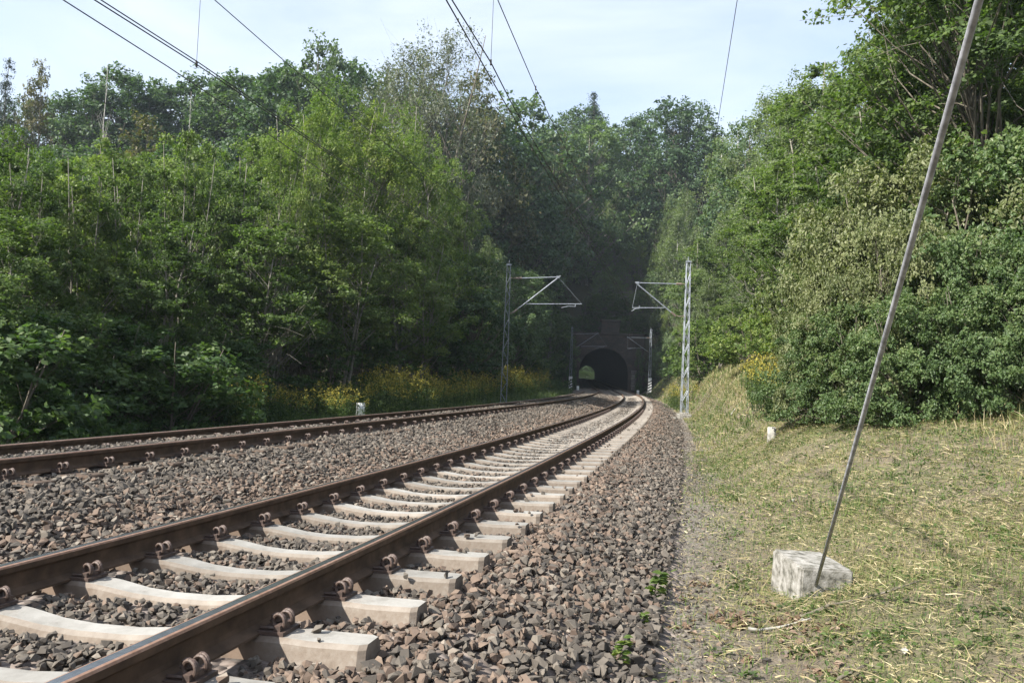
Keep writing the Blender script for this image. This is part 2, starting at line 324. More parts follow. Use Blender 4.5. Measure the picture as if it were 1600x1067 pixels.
bp = N(nt, 'ShaderNodeBump'); bp.inputs['Strength'].default_value = 1; bp.inputs['Distance'].default_value = .05; bp.invert = True; nt.links.new(vo.outputs['Distance'], bp.inputs['Height']); nt.links.new(bp.outputs[0], b.inputs['Normal'])
mobj('ballast_bed', np_mesh('ballast_bed', np.stack([bx, by, bz], -1).reshape(-1, 3), F, [bm_], smooth=True), kind='structure')

def rock(seed, npts, flat=.7):
    r_ = random.Random(seed); bm = bmesh.new()
    for i in range(npts):
        v = Vector((r_.gauss(0, 1), r_.gauss(0, 1), r_.gauss(0, 1))).normalized()*r_.uniform(.8, 1.1)
        bm.verts.new((v.x*r_.uniform(.9, 1.25), v.y*.85, v.z*flat))
    res = bmesh.ops.convex_hull(bm, input=bm.verts[:]); bmesh.ops.delete(bm, geom=[g for g in res['geom_interior'] if isinstance(g, bmesh.types.BMVert)], context='VERTS')
    bmesh.ops.triangulate(bm, faces=bm.faces[:]); bm.verts.index_update()
    V = np.array([v.co[:] for v in bm.verts]); F = np.array([[v.index for v in f.verts] for f in bm.faces]); bm.free(); return V, F
def rotmats(n, r=None):
    q = (r or rng).normal(size=(n, 4)); q /= np.linalg.norm(q, axis=1)[:, None]; w_, x, y, z = q.T
    return np.stack([1-2*(y*y+z*z), 2*(x*y-z*w_), 2*(x*z+y*w_), 2*(x*y+z*w_), 1-2*(x*x+z*z), 2*(y*z-x*w_), 2*(x*z-y*w_), 2*(y*z+x*w_), 1-2*(x*x+y*y)], -1).reshape(n, 3, 3)
def scatter(protos, pos, size, tint):
    Vs, Fs, Ts = [], [], []; base = 0; which = rng.integers(0, len(protos), len(pos))
    for k, (V, F) in enumerate(protos):
        j = np.where(which == k)[0]
        if not len(j): continue
        Rm = rotmats(len(j)); W = np.einsum('nij,vj->nvi', Rm, V)*size[j][:, None, None]; W[:, :, 2] *= .85; W += pos[j][:, None, :]
        Vs.append(W.reshape(-1, 3)); Fs.append((F[None]+(base+np.arange(len(j))*len(V))[:, None, None]).reshape(-1, 3)); base += len(j)*len(V)
        t = tint[j][:, None]+rng.normal(0, .03, (len(j), len(F))); Ts.append(t.ravel())
    return np.concatenate(Vs), np.concatenate(Fs), np.clip(np.concatenate(Ts), 0, 1)
# sleeper geometry needed for stone placement
S0 = 3.3076-0.6*14       # first sleeper
NSL = 230
def under_sleeper(s, d, c=0, half=1.3):
    f = (s-S0+.3) % .6-.3
    return (np.abs(f) < .13) & (np.abs(d-c) < half+.02)
near_p = [rock(i, 11, .8) for i in range(12)]; far_p = [rock(50+i, 7, .8) for i in range(6)]
V_, F_, T_ = [], [], []; vb = 0
for (s0, s1, dens, size0, pr, d0, d1) in ((1.0, 8, 960, .0255, near_p, -6.2, 3.7), (8, 16, 800, .0262, near_p, -6.2, 3.6), (16, 34, 400, .031, far_p, -6.2, 3.3), (34, 75, 170, .042, far_p, -6.2, 2.6)):
    n = int((s1-s0)*(d1-d0)*dens); s = rng.uniform(s0, s1, n); d = rng.uniform(d0, d1, n)
    d_true = d; d = d+0*d; wob = .5*(vnoise(s, d*0, .8, 41)-.5)+.25*(vnoise(s, d*0, .23, 42)-.5); de = d+wob
    fr = (de < 2.35) | (rng.random(n) < .75*np.clip(1-(de-2.35)/1.1, 0, 1)**1.5)
    f = (s-S0+.3) % .6-.3
    slp = (np.abs(f) < .135) & (np.abs(d) < 1.31)
    cover = slp & (np.abs(d) > 1.5)
    onsl = slp & (rng.random(n) < .02) & (np.abs(d) > .9)
    keep = fr & (~slp | onsl) & (np.abs(np.abs(d)-.75) > .085) & (np.abs(np.abs(d+3.879)-.75) > .08)
    x, y = sd2xy(s, d); u, v, dz = 800+FPX*((x*RGT[0]+y*RGT[1]))/(x*FWD[0]+y*FWD[1]), 0, y
    keep &= (u > -450) & (u < 2000)
    s, d, x, y, onsl = s[keep], d[keep], x[keep], y[keep], onsl[keep]; n = len(s)
    size = size0*np.exp(rng.normal(-.05, .4, n)); size = np.clip(size, size0*.35, size0*1.8)
    out_ = d > 2.4; size = np.where(out_, size*rng.uniform(.3, .85, n), size); z = np.where(out_, gsd(s, d)+size*.1, zb(s, d)+size*.35+rng.random(n)*size0*.9)
    tight = (np.abs(d) < 1.3); z = np.where(tight, np.minimum(z, zb(s, d)+.035), z)
    z = np.where(onsl, zt(s)-.165+.033*(d+.75)+size*.5, z)
    size = np.where(tight, np.minimum(size, size0*1.2), size)
    # colour: rusty brown close to the rails, greyer outwards, patchy
    rb_ = np.exp(-((np.abs(d)-1.3)/.6)**2)*.6
    t = np.clip(rng.normal(.45, .2, n), 0, 1)*.5+.5*(rng.random(n) < np.clip(rb_+.18*(vnoise(s, d, 1.7, 9)), 0, .85))*1.0
    a, b2, c2 = scatter(pr, np.stack([x, y, z], -1), size, np.clip(t, 0, 1)); V_.append(a); F_.append(b2+vb); T_.append(c2); vb += len(a)
stone_m = tinted('ballast_stone', [(.0, (.04, .036, .032)), (.22, (.08, .069, .057)), (.4, (.14, .122, .10)), (.5, (.21, .182, .15)), (.55, (.085, .062, .048)), (.8, (.13, .096, .073)), (1, (.175, .132, .10))], .9, bump=.35, bscale=45)
mobj('ballast', np_mesh('ballast', np.concatenate(V_), np.concatenate(F_), [stone_m], attrs={'tint': np.concatenate(T_)}), kind='stuff', label='crushed grey and rust-brown stones around and between both tracks', cat='ballast')

# ------------------------------------------------------------------ tracks
def rail_mesh(name, d, zoff, s0, s1, step=1.0):
    prof = [(-.0625, -.159), (.0625, -.159), (.0625, -.149), (.012, -.128), (.0075, -.11), (.0075, -.06), (.012, -.048), (.034, -.04), (.0355, -.012), (.030, -.003), (.02, 0), (-.02, 0), (-.030, -.003), (-.0355, -.012), (-.034, -.04), (-.012, -.048), (-.0075, -.06), (-.0075, -.11), (-.012, -.128), (-.0625, -.149)]
    s = np.concatenate([np.arange(s0, min(40, s1), .5), np.arange(40, s1, step)]); V = []
    for (a, z) in prof:
        x, y = sd2xy(s, d+a); V.append(np.stack([x, y, zt(s)+z+zoff], -1))
    V = np.stack(V, 1); n, m = V.shape[:2]; idx = np.arange(n*m).reshape(n, m)
    F, mi = [], []
    for k in range(m):
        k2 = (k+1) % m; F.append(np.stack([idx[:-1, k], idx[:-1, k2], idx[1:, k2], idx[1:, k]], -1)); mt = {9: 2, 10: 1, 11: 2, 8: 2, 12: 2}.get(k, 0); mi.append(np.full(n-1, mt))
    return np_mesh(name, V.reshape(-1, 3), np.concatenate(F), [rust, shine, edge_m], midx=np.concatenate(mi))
# concrete sleeper, origin at rail-head plane under centre, x across the track
def sleeper_mesh():
    xs = [-1.30, -1.27, -1.05, -.95, -.62, -.48, -.3, -.12, .12, .3, .48, .62, .95, 1.05, 1.27, 1.30]
    top = [.0, .0, .0, .005, .005, -.01, -.038, -.05, -.05, -.038, -.01, .005, .005, 0, 0, 0]
    hw = [.065, .085, .09, .09, .09, .085, .075, .07, .07, .075, .085, .09, .09, .09, .085, .065]
    b_ = MB(); vs = []
    for x, t, h in zip(xs, top, hw):
        c = .012
        vs += [(x, -h-.045, -.20), (x, -h-.006, t-c*1.6), (x, -h+c, t), (x, h-c, t), (x, h+.006, t-c*1.6), (x, h+.045, -.20)]
    n = len(xs); fs = []
    for i in range(n-1):
        for k in range(6): fs.append((i*6+k, (i+1)*6+k, (i+1)*6+(k+1) % 6, i*6+(k+1) % 6))
    fs.append((0, 1, 2, 3, 4, 5)); fs.append(tuple((n-1)*6+k for k in (5, 4, 3, 2, 1, 0)))
    b_.add(vs, fs); return b_.mesh('sleeper', [concrete])
def timber_mesh():
    return MB().box((0, 0, -.09), (2.5, .25, .16)).mesh('timber_sleeper', [timber], bevel=.012)
def fastening_mesh():
    b_ = MB()          # x: away from rail, y: along the rail, z: up from sleeper top
    b_.box((.045, 0, .008), (.13, .15, .016)).box((.075, 0, .028), (.03, .13, .024))
    for k in (-1, 1):
        b_.torus((.07, k*.038, .052), (.25, 1, 0), .031, .0078, 16, 7)
        b_.torus((.068, k*.026, .05), (.1, 1, 0), .029, .0072, 14, 6)
        b_.tube([(.07, k*.038, .022), (.03, k*.05, .026), (-.012, k*.05, .024)], .0075, 6)
    b_.tube([(.035, 0, .01), (.035, 0, .075)], .011, 8); b_.tube([(.035, 0, .05), (.035, 0, .07)], .021, 6); b_.tube([(.035, 0, .044), (.035, 0, .05)], .028, 12)
    return b_.mesh('fastening', [fast_m])
sl_me, ti_me, fa_me = sleeper_mesh(), timber_mesh(), fastening_mesh()
def build_track(name, label, dc, zl, zr, slm, group, nfast, zs, first, smax):
    rt = empty(name, (0, 0, 0), label=label, cat='railway track', group=group)
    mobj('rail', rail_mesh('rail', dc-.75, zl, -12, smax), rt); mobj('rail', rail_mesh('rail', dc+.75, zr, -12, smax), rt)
    tilt = math.atan((zr-zl)/1.5); rest = MB(); k = 0
    for i in range(NSL):
        s = S0+.6*i
        if s > 119: break
        x, y = sd2xy(s, dc); t = float(np.interp(s, S, T)); z = float(zt(s))+(zl+zr)/2-.159-zs
        vis = s > 1.2+.5
        if vis and k < 100:
            o = mobj('sleeper', slm, rt); o.location = (x, y, z); o.rotation_euler = (0, -tilt, -t); k += 1
            o.rotation_euler.z += random.Random(i).uniform(-.006, .006)
            if k <= nfast:
                for side in (-1, 1):
                    for io in (-1, 1):
                        f = mobj('fastening', fa_me, o); f.location = (side*.75+io*.062, 0, .006); f.rotation_euler = (0, 0, 0 if io > 0 else math.pi)
        else:
            mm = Matrix.Translation((x, y, z)) @ Matrix.Rotation(-t, 4, 'Z') @ Matrix.Rotation(-tilt, 4, 'Y')
            rest.add([mm @ v.co for v in slm.vertices], [tuple(p.vertices) for p in slm.polygons])
    mobj('sleeper_row', rest.mesh('sleeper_row', [slm.materials[0]]), rt, kind='stuff')
build_track('railway_track', 'near curving railway track on pale concrete sleepers with brown rusty rail sides', 0, 0, .0494, sl_me, 'two curving railway tracks', 60, .006, 0, 354)
build_track('railway_track', 'far railway track along the dark forest edge, its sleepers sunk in stones', -3.879, .1258, .1938, ti_me, 'two curving railway tracks', 50, .012, 0, 354)

# ------------------------------------------------------------------ tunnel
tx, ty = sd2xy(SP0, -1.94); tt = float(np.interp(SP0, S, T)); tz = float(zt(SP0))
tun = empty('railway_tunnel', (tx, ty, tz), -tt, label='dark stone railway tunnel mouth with round arch and raised block above it', cat='tunnel')
HW, SPR, NA = 3.35, 2.25, 24
def arch(hw, top_r, z0=-.5):   # outline left foot over crown to right foot
    p = [(-hw, z0)]
    for i in range(NA+1):
        a = math.pi-math.pi*i/NA; p.append((hw*math.cos(a), SPR+top_r*math.sin(a)))
    p.append((hw, z0)); return p
ai = arch(HW, 3.3); b_ = MB()     # portal wall as thick slab with the opening cut out
xo0, xo1, zo = -5.6, 5.4, 7.4
def outer(p):  # project arch point out to wall outline
    x, z = p
    if z <= SPR-.01: return (xo0 if x < 0 else xo1, z)
    a = math.atan2(z-SPR, x); dx, dz = math.cos(a), math.sin(a)
    t = min((xo1/dx if dx > 1e-6 else (xo0/dx if dx < -1e-6 else 1e9)), (zo-SPR)/dz if dz > 1e-6 else 1e9)
    return (dx*t, SPR+dz*t)
ao = [outer(p) for p in ai]
# insert the wall's upper corners
inn, outp = [], []
for i, (p, o) in enumerate(zip(ai, ao)):
    inn.append(p); outp.append(o)
    if i < len(ai)-1:
        o2 = ao[i+1]
        if abs(o[0]-xo0) < 1e-6 and abs(o2[1]-zo) < 1e-6 and abs(o2[0]-xo0) > 1e-6: inn.append(tuple((np.array(p)+ai[i+1])/2)); outp.append((xo0, zo))
        if abs(o[1]-zo) < 1e-6 and abs(o2[0]-xo1) < 1e-6 and abs(o[0]-xo1) > 1e-6: inn.append(tuple((np.array(p)+ai[i+1])/2)); outp.append((xo1, zo))
def ringmesh(inn, outp, y0, y1, b_):
    n = len(inn); vs = []
    for (i, o) in zip(inn, outp): vs += [(i[0], y0, i[1]), (o[0], y0, o[1]), (i[0], y1, i[1]), (o[0], y1, o[1])]
    fs = []
    for k in range(n-1):
        a, c = 4*k, 4*(k+1); fs += [(a, a+1, c+1, c), (a+2, c+2, c+3, a+3), (a, c, c+2, a+2), (a+1, a+3, c+3, c+1)]
    fs += [(0, 2, 3, 1), (4*n-4, 4*n-3, 4*n-1, 4*n-2)]
    b_.add(vs, fs)
ringmesh(inn, outp, -.25, .9, b_); mobj('portal_wall', b_.mesh('portal_wall', [portal_m]), tun)
b_ = MB(); ringmesh(arch(HW-.02, 3.28), arch(HW+.62, 3.92), -.36, -.253, b_); mobj('arch_ring', b_.mesh('arch_ring', [quoin_m if False else portal_m]), tun)
b_ = MB().box((.75, .0, 8.3), (2.5, 1.0, 1.8)).box((.75, 0, 9.32), (2.8, 1.3, .24)).box((-3.05, .3, 7.52), (5.1, 1.35, .24)).box((3.75, .3, 7.52), (3.5, 1.35, .24))
mobj('parapet', b_.mesh('parapet', [portal_m], bevel=.03), tun)
for k, xx in enumerate((-HW-.95, HW+.75)):
    b_ = MB()
    for i in range(6): b_.box((xx, -.42, .15+i*.46), (.62+.1*(i % 2), .3, .42))
    mobj('quoin_pier', b_.mesh('quoin_pier', [quoin_m], bevel=.03), tun)
b_ = MB(); ab = arch(HW+.005, 3.305, -1.5); vs = []; fs = []
ys = np.linspace(.85, SP1-SP0+1.5, 50)
for yy in ys:
    dz = float(zt(SP0+yy))-tz
    vs += [(p[0], yy, p[1]+dz) for p in ab]
n = len(ab)
for i in range(len(ys)-1):
    for k in range(n-1): fs.append((i*n+k, (i+1)*n+k, (i+1)*n+k+1, i*n+k+1))
b_.add(vs, fs); mobj('bore_lining', b_.mesh('bore_lining', [bore_m], smooth=True), tun)
# small white kilometre stones at the mouth
def gpoint(x, y): return (float(x), float(y), float(gz(x, y)))

# ------------------------------------------------------------------ masts
def lattice(b_, h, w0, w1, d0, d1, nseg):
    def corner(i, j, z): f = z/h; return Vector((i*(w0+(w1-w0)*f)/2, j*(d0+(d1-d0)*f)/2, z))
    for i in (-1, 1):
        for j in (-1, 1):
            a, c = corner(i, j, 0), corner(i, j, h); b_.tube([a, c], .021, 4)
    for k in range(nseg):
        z0, z1 = h*k/nseg, h*(k+1)/nseg; sgn = 1 if k % 2 else -1
        for j in (-1, 1): b_.tube([corner(-sgn, j, z0), corner(sgn, j, z1)], .014, 4)
        for i in (-1, 1): b_.tube([corner(i, -sgn, z0), corner(i, sgn, z1)], .014, 4)
    b_.box((0, 0, h+.01), (w1+.07, d1+.07, .03))
def mast(x, y, ztop, side, arm, label, striped=False, zbase=None, zdrop=0):
    g = float(gz(x, y)) if zbase is None else zbase
    t = float(np.interp(xy2sd(x, y)[0], S, T)); rt = empty('catenary_mast', (x, y, g), 0, label=label, cat='catenary mast', group='lattice catenary masts')
    h = ztop-g
    b_ = MB(); lattice(b_, h-.25, .30, .17, .34, .17, 13)
    c = mobj('column', b_.mesh('column', [galv]), rt); c.location = (0, 0, .25)
    f = MB().box((0, 0, 0), (.6, .65, .45)).box((0, 0, .25), (.42, .45, .1)); mobj('foundation', f.mesh('foundation', [old_conc], bevel=.03), rt)
    tip = MB().tube([(0, 0, h), (.02*side, 0, h+.28)], .018, 6).box((0, 0, h+.05), (.26, .1, .05)); mobj('top_bracket', tip.mesh('top_bracket', [galv]), rt)
    L_ = lambda p: Vector((p[0]-x, p[1]-y, p[2]-g))
    top_c, top_tip, dia_c, dia_tip, reg0, reg1, st0, st1 = [L_(p) for p in arm]
    b_ = MB().tube([top_c, top_tip], .025, 8).tube([dia_c, dia_tip], .03, 8).tube([reg0, reg1], .022, 8)
    mid = (st0+st1)/2+Vector((0, 0, .05)); b_.tube([st0, mid, st1], .018, 6).tube([st0, st0+Vector((0, 0, reg0.z*0+.14))], .02, 6)
    b_.tube([top_tip, (top_tip+reg1)/2, reg1], .006, 4); b_.box(top_tip, (.16, .08, .1))
    mobj('cantilever', b_.mesh('cantilever', [galv]), rt)
    for a, b2 in ((top_c, top_tip), (dia_c, dia_tip)):
        dr = (b2-a).normalized(); b_ = MB(); root = Vector((.12*side, 0, a.z))
        b_.tube([root, a+dr*.02], .02, 6)
        for k in range(6): b_.tube([a+dr*(.02+.05*k), a+dr*(.045+.05*k)], .062, 10)
        mobj('insulator', b_.mesh('insulator', [insul]), rt)
    if striped:
        w_ = .44; b_ = MB().box((0, -.24, 1.0), (w_, .03, 1.95)); pl = mobj('warning_plate', b_.mesh('warning_plate', [white_p]), rt)
        b_ = MB()
        for k in range(4):
            z0 = .28+k*.34; b_.add([(-w_/2, -.262, z0), (w_/2, -.262, z0+.24), (w_/2, -.262, z0+.40), (-w_/2, -.262, z0+.16), (-w_/2, -.2555, z0), (w_/2, -.2555, z0+.24), (w_/2, -.2555, z0+.40), (-w_/2, -.2555, z0+.16)],
              [(0, 1, 2, 3), (7, 6, 5, 4), (0, 4, 5, 1), (1, 5, 6, 2), (2, 6, 7, 3), (3, 7, 4, 0)])
        mobj('stripes', b_.mesh('stripes', [black_p]), pl)
    return rt
def A(lst, y): return [aty(u, v, y) for u, v in lst]
mast(-.31, 41, 6.87, 1, A([(806, 435), (872, 433), (801, 489), (876, 431), (822, 475), (909, 475), (899, 479), (877, 481)], 41), 'tall grey lattice mast left of the tracks, standing alone in front of dark trees')
mast(8.39, 39, 7.08, -1, A([(1066, 444), (996, 442), (1056, 494), (992, 441), (1038, 481), (988, 481), (999, 482), (987, 486)], 39), 'sunlit lattice mast on the right bank beside the lit bushes')
mast(7.38, 100, 7.85, 1, A([(900, 522), (934, 521), (900, 543), (935, 520), (908, 541), (948, 541), (944, 542), (930, 544)], 100), 'distant mast left of the tunnel mouth with black and white striped foot', True)
mast(17.13, 100, 8.0, -1, A([(1014, 528), (981, 527), (1013, 550), (980, 526), (1004, 544), (980, 544), (992, 544), (981, 546)], 100), 'distant mast right of the tunnel mouth with black and white striped foot', True)
mast(-.1, -4.2, 7.6, -1, [(-.35, -4.2, 6.6), (-3.0, -4.2, 6.55), (-.35, -4.2, 4.9), (-3.1, -4.2, 6.6), (-1.3, -4.2, 5.2), (-4.0, -4.2, 5.2), (-3.4, -4.2, 5.15), (-2.6, -4.2, 5.1)], 'lattice mast behind the viewer held by the long steel rod')

# ------------------------------------------------------------------ wires
def wire(name, pts, r, label, group='overhead wires above the tracks', sag=0, drops=None):
    P = [np.array(p, float) for p in pts]; q = []
    for a, c in zip(P[:-1], P[1:]):
        n = max(2, int(np.linalg.norm(c-a)/2))
        for i in range(n):
            f = i/n; p = a+(c-a)*f; p[2] -= sag*4*f*(1-f)*(np.linalg.norm(c-a)/45)**2; q.append(p)
    q.append(P[-1]); rt = mobj(name, MB().tube(q, r, 5).mesh(name, [copper], smooth=True), label=label, cat='overhead wire', group=group)
    for a, c in drops or []:
        mobj('dropper', MB().tube([a, c], .0032, 4).mesh('dropper', [copper]), rt)
        for e in (a, c):
            if tuple(e) in (tuple(a), tuple(c)): mobj('clamp', MB().box(Vector(e), (.022, .035, .07)).mesh('clamp', [copper], bevel=.004), rt)
    return rt
def lin(p, q, y): p, q = np.array(p), np.array(q); return p+(q-p)*(y-p[1])/(q[1]-p[1])
tipL, tipR = aty(877, 481, 41), aty(989, 486, 39)
mL, mR = aty(876, 431, 41), aty(992, 441, 39)
fL, fR = aty(930, 544, 100), aty(981, 546, 100)
fLm, fRm = aty(935, 520, 100), aty(980, 526, 100)
pe = lambda s, d, z: np.array([*sd2xy(s, d), float(zt(s))+z])
cR = [atz(706, 0, 4.95), atz(767, 98, 4.95), atz(800, 163, 4.93)]
cL = [atz(147, 0, 4.95), atz(307, 101, 4.95), atz(540, 258, 4.93)]
back = lambda a, c, y: lin(a, c, y)
d1b = atz(767, 98, 4.95); d1t = d1b+np.array([.0, 0, 1.15])
wire('contact_wire', [back(cR[0], cR[2], -20), cR[0], cR[1], cR[2], tipR, fR, pe(115, .1, 4.95)], .008, 'thin contact wire above the near track, right one of its close pair', drops=[(d1b, d1t)])
c2 = [atz(697, 0, 4.93), atz(790, 163, 4.93)]
wire('contact_wire', [back(c2[0], c2[1], -20), c2[0], c2[1], tipR+np.array([-.12, 0, .02])], .008, 'thin contact wire above the near track, left one of its close pair')
zm = 6.0; m0, m1 = atz(776, 0, zm), atz(837, 138, zm)
wire('messenger_wire', [back(m0, m1, -20)+[0, 0, .6], m0+[0, 0, .03], m1, atz(880, 225, 5.93), mR, fRm, pe(114, .3, 6.0)], .007, 'upper carrying wire above the near track, with a thin dropper hanging from it', drops=[(m1, m1+np.array([-.02, 0, -1.05]))])
d2 = atz(307, 101, 4.95)
wire('contact_wire', [back(cL[0], cL[2], -20), cL[0], cL[1], cL[2], tipL, fL, pe(115, -3.8, 5.0)], .008, 'contact wire above the far track, with a clamp and thin dropper', drops=[(d2, d2+np.array([0, 0, 1.15]))])
c3 = [atz(157, 0, 4.97), atz(540, 255, 4.95)]
wire('contact_wire', [back(c3[0], c3[1], -20), c3[0], atz(310, 98, 4.97), c3[1], tipL+np.array([.1, 0, .04])], .0075, 'second contact wire just above the clamped one over the far track')
l1 = [atz(98, 0, 4.95), atz(263, 105, 4.95), atz(439, 223, 4.95)]
wire('feeder_wire', [back(l1[0], l1[2], -20), *l1, aty(806, 476, 41)], .0075, 'single wire running lowest and leftmost towards the left lattice mast')
n0, n1 = atz(335, 0, 6.0), atz(455, 105, 6.0)
wire('messenger_wire', [back(n0, n1, -20)+[0, 0, .6], n0, n1, atz(590, 215, 6.0), mL, fLm, pe(114, -3.6, 6.0)], .007, 'upper carrying wire above the far track, running down to the left lattice mast')
f0, f1 = atz(1152, 0, 7.4), atz(1118, 215, 7.4)
wire('feeder_wire', [back(f0, f1, -4), f0, f1, (8.42, 39, 7.35), (17.13, 100, 8.25)], .0065, 'single high wire crossing open sky to the top of the sunlit right mast')

# ------------------------------------------------------------------ guy rod and block, stones
def gp(x, y, dz=0): return Vector((x, y, float(gz(x, y))+dz))
P0 = atz(1268, 937, -.42); bzv = float(gz(P0[0], P0[1])); 
pb = Vector(aty(1270, 932, P0[1])); pm = Vector(aty(1530, 0, 2.07)); dirr = (pm-pb).normalized()
rod = empty('guy_rod', (pb.x, pb.y, pb.z), label='long leaning steel rod fixed beside the concrete block in the grass', cat='guy rod')
L_ = lambda p: Vector(p)-pb
b_ = MB().tube([L_(pb+dirr*.04), L_(pb+dirr*2), L_(pm), L_(pb+dirr*8.6)], .0112, 12); mobj('rod', b_.mesh('rod', [rodm], smooth=True), rod)
b_ = MB().box((0, 0, -.02), (.055, .03, .12)).box((-.045, 0, -.02), (.02, .05, .13)).box((.04, 0, -.03), (.018, .05, .12)).tube([(-.07, 0, 0), (.07, 0, 0)], .014, 8).tube([(0, 0, -.03), (0, 0.02, -.3)], .018, 8)
mobj('clevis', b_.mesh('clevis', [rodm], bevel=.004), rod)
def rough_block(name, sx, sy, sz, mat, seed, amp=.012, sub=7, chamf=.02, top=1.0):
    bm = bmesh.new(); bmesh.ops.create_cube(bm, size=1)
    for v in bm.verts:
        f = top if v.co.z > 0 else 1
        v.co = Vector((v.co.x*sx*f, v.co.y*sy*f, v.co.z*sz))
    bmesh.ops.bevel(bm, geom=bm.edges[:], offset=chamf, segments=2, affect='EDGES'); bmesh.ops.subdivide_edges(bm, edges=bm.edges[:], cuts=3, use_grid_fill=True)
    rr = random.Random(seed)
    from mathutils import noise as mn
    for v in bm.verts: v.co += mn.noise_vector(v.co*9+Vector((seed, 0, 0)))*amp+mn.noise_vector(v.co*31)*amp*.4
    me = bpy.data.meshes.new(name); bm.to_mesh(me); bm.free(); me.materials.append(mat); me.polygons.foreach_set('use_smooth', [True]*len(me.polygons)); return me
bc = (aty(1205, 935, 5.85)+aty(1318, 905, 6.2))/2
blk = mobj('concrete_block', rough_block('concrete_block', .36, .52, .46, old_conc, 3, .004, chamf=.012), label='weathered concrete block half sunk in mown grass at the foot of the steel rod', cat='concrete block')
blk.data.polygons.foreach_set('use_smooth', [False]*len(blk.data.polygons)); blk.location = (2.165, 5.79, -.385); blk.rotation_euler = (R(2), R(2), R(3))
def marker(u, v, y, h, label, mat, wd=.15, rz=0, name='marker_stone', flip=0):
    p = aty(u, v, y); g = float(gz(p[0], p[1])); o = mobj(name, rough_block(name, wd, wd*.9, h+.25, mat, int(u), .004, chamf=.012, top=.92), label=label, cat='marker stone')
    o.location = (p[0], p[1], g+h/2-.125); o.rotation_euler = (0, 0, rz); return o
marker(1205, 705, 15, .23, 'small pale square marker stone standing in mown grass on the right bank', whitestone, .16, R(-20))
marker(563, 650, 24.6, .6, 'small white marker post behind the far track, left of the yellow flowers', white_p, .27, R(15))
marker(1386, 0, 1, .2, '', whitestone) if False else None
for (u, v, y, lab) in ((997, 605, 96, 'tiny white marker stone right of the tunnel mouth, beside the near track'), (903, 601, 98, 'tiny pale marker stone left of the tunnel mouth beside the striped mast')):
    marker(u, v, y, .55, lab, white_p, .3)
cul = aty(1045, 636, 36); b_ = MB().box((0, 0, -.05), (.7, .4, .3)); o = mobj('drain_cover', b_.mesh('drain_cover', [old_conc], bevel=.02), label='low concrete drain edge in the ditch left of the sunlit right mast', cat='drain'); o.location = (cul[0], cul[1], float(gz(cul[0], cul[1]))-.02); o.rotation_euler = (0, 0, R(-10))
#VEG
# ------------------------------------------------------------------ foliage materials
def leafmat(name, c0, c1, c2, trans=.38, obj=.5, rough=.55, spec=.22, tcol=None): return tinted(name, [(0, c0), (.5, c1), (1, c2)], rough, spec=spec, trans=trans, obj_rand=obj, tcol=tcol)
lm_young = leafmat('leaf_young', (.036, .058, .02), (.074, .115, .036), (.14, .175, .06))
lm_bright = leafmat('leaf_bright', (.045, .075, .018), (.085, .13, .032), (.16, .19, .055))
lm_oak = leafmat('leaf_oak', (.026, .05, .022), (.052, .09, .042), (.10, .14, .062), .28)
lm_mid = leafmat('leaf_mid', (.052, .088, .038), (.098, .145, .066), (.15, .195, .09), .3)
lm_birch = leafmat('leaf_birch', (.075, .10, .052), (.12, .15, .082), (.17, .2, .115), .35)
lm_spruce = leafmat('needle', (.008, .018, .012), (.016, .034, .02), (.03, .05, .028), .1)
lm_bush = leafmat('leaf_bush', (.036, .066, .022), (.072, .115, .04), (.14, .175, .07), .3, .15, .5, .35)
lm_bushw = leafmat('leaf_bush_bronze', (.06, .08, .03), (.115, .135, .055), (.19, .2, .10), .3, .15, .5, .35)
lm_rust = leafmat('leaf_turning', (.035, .045, .02), (.075, .075, .035), (.12, .105, .05), .3)
lm_silver = leafmat('leaf_silver', (.05, .06, .045), (.09, .105, .075), (.15, .16, .12), .25)
lm_dark = leafmat('leaf_shade_shrub', (.02, .042, .015), (.042, .078, .026), (.085, .125, .042), .35)
lm_gold = tinted('goldenrod_flower', [(0, (.15, .14, .02)), (1, (.36, .31, .055))], .8, trans=.2, tcol=(1, 1, 1))

def leaf_arrays(P, Nn, A_, Ls, aspect=.65, fold=False):
    """leaf blades at P with normal Nn and axis A_"""
    A_ = A_-Nn*np.sum(A_*Nn, 1)[:, None]; A_ /= np.linalg.norm(A_, axis=1)[:, None]+1e-9; B = np.cross(Nn, A_)
    l = Ls[:, None]*.5; w_ = l*aspect; n = len(P)
    if fold:
        up = Nn*w_*.35
        V = np.stack([P-A_*l, P-A_*l*.35-B*w_*.95+up, P+A_*l*.35-B*w_*.7+up, P+A_*l-Nn*l*.25, P+A_*l*.35+B*w_*.7+up, P-A_*l*.35+B*w_*.95+up], 1)
        b_ = (np.arange(n)*6)[:, None]; F = np.stack([b_+[0, 1, 2, 3], b_+[0, 3, 4, 5]], 1).reshape(-1, 4); rep = 2
    else:
        V = np.stack([P-A_*l, P-B*w_+A_*l*-.1, P+A_*l, P+B*w_+A_*l*-.1], 1); b_ = (np.arange(n)*4)[:, None]; F = (b_+[0, 1, 2, 3]); rep = 1
    return V.reshape(-1, 3), F, rep
def unit(v): return v/(np.linalg.norm(v, axis=-1, keepdims=True)+1e-9)
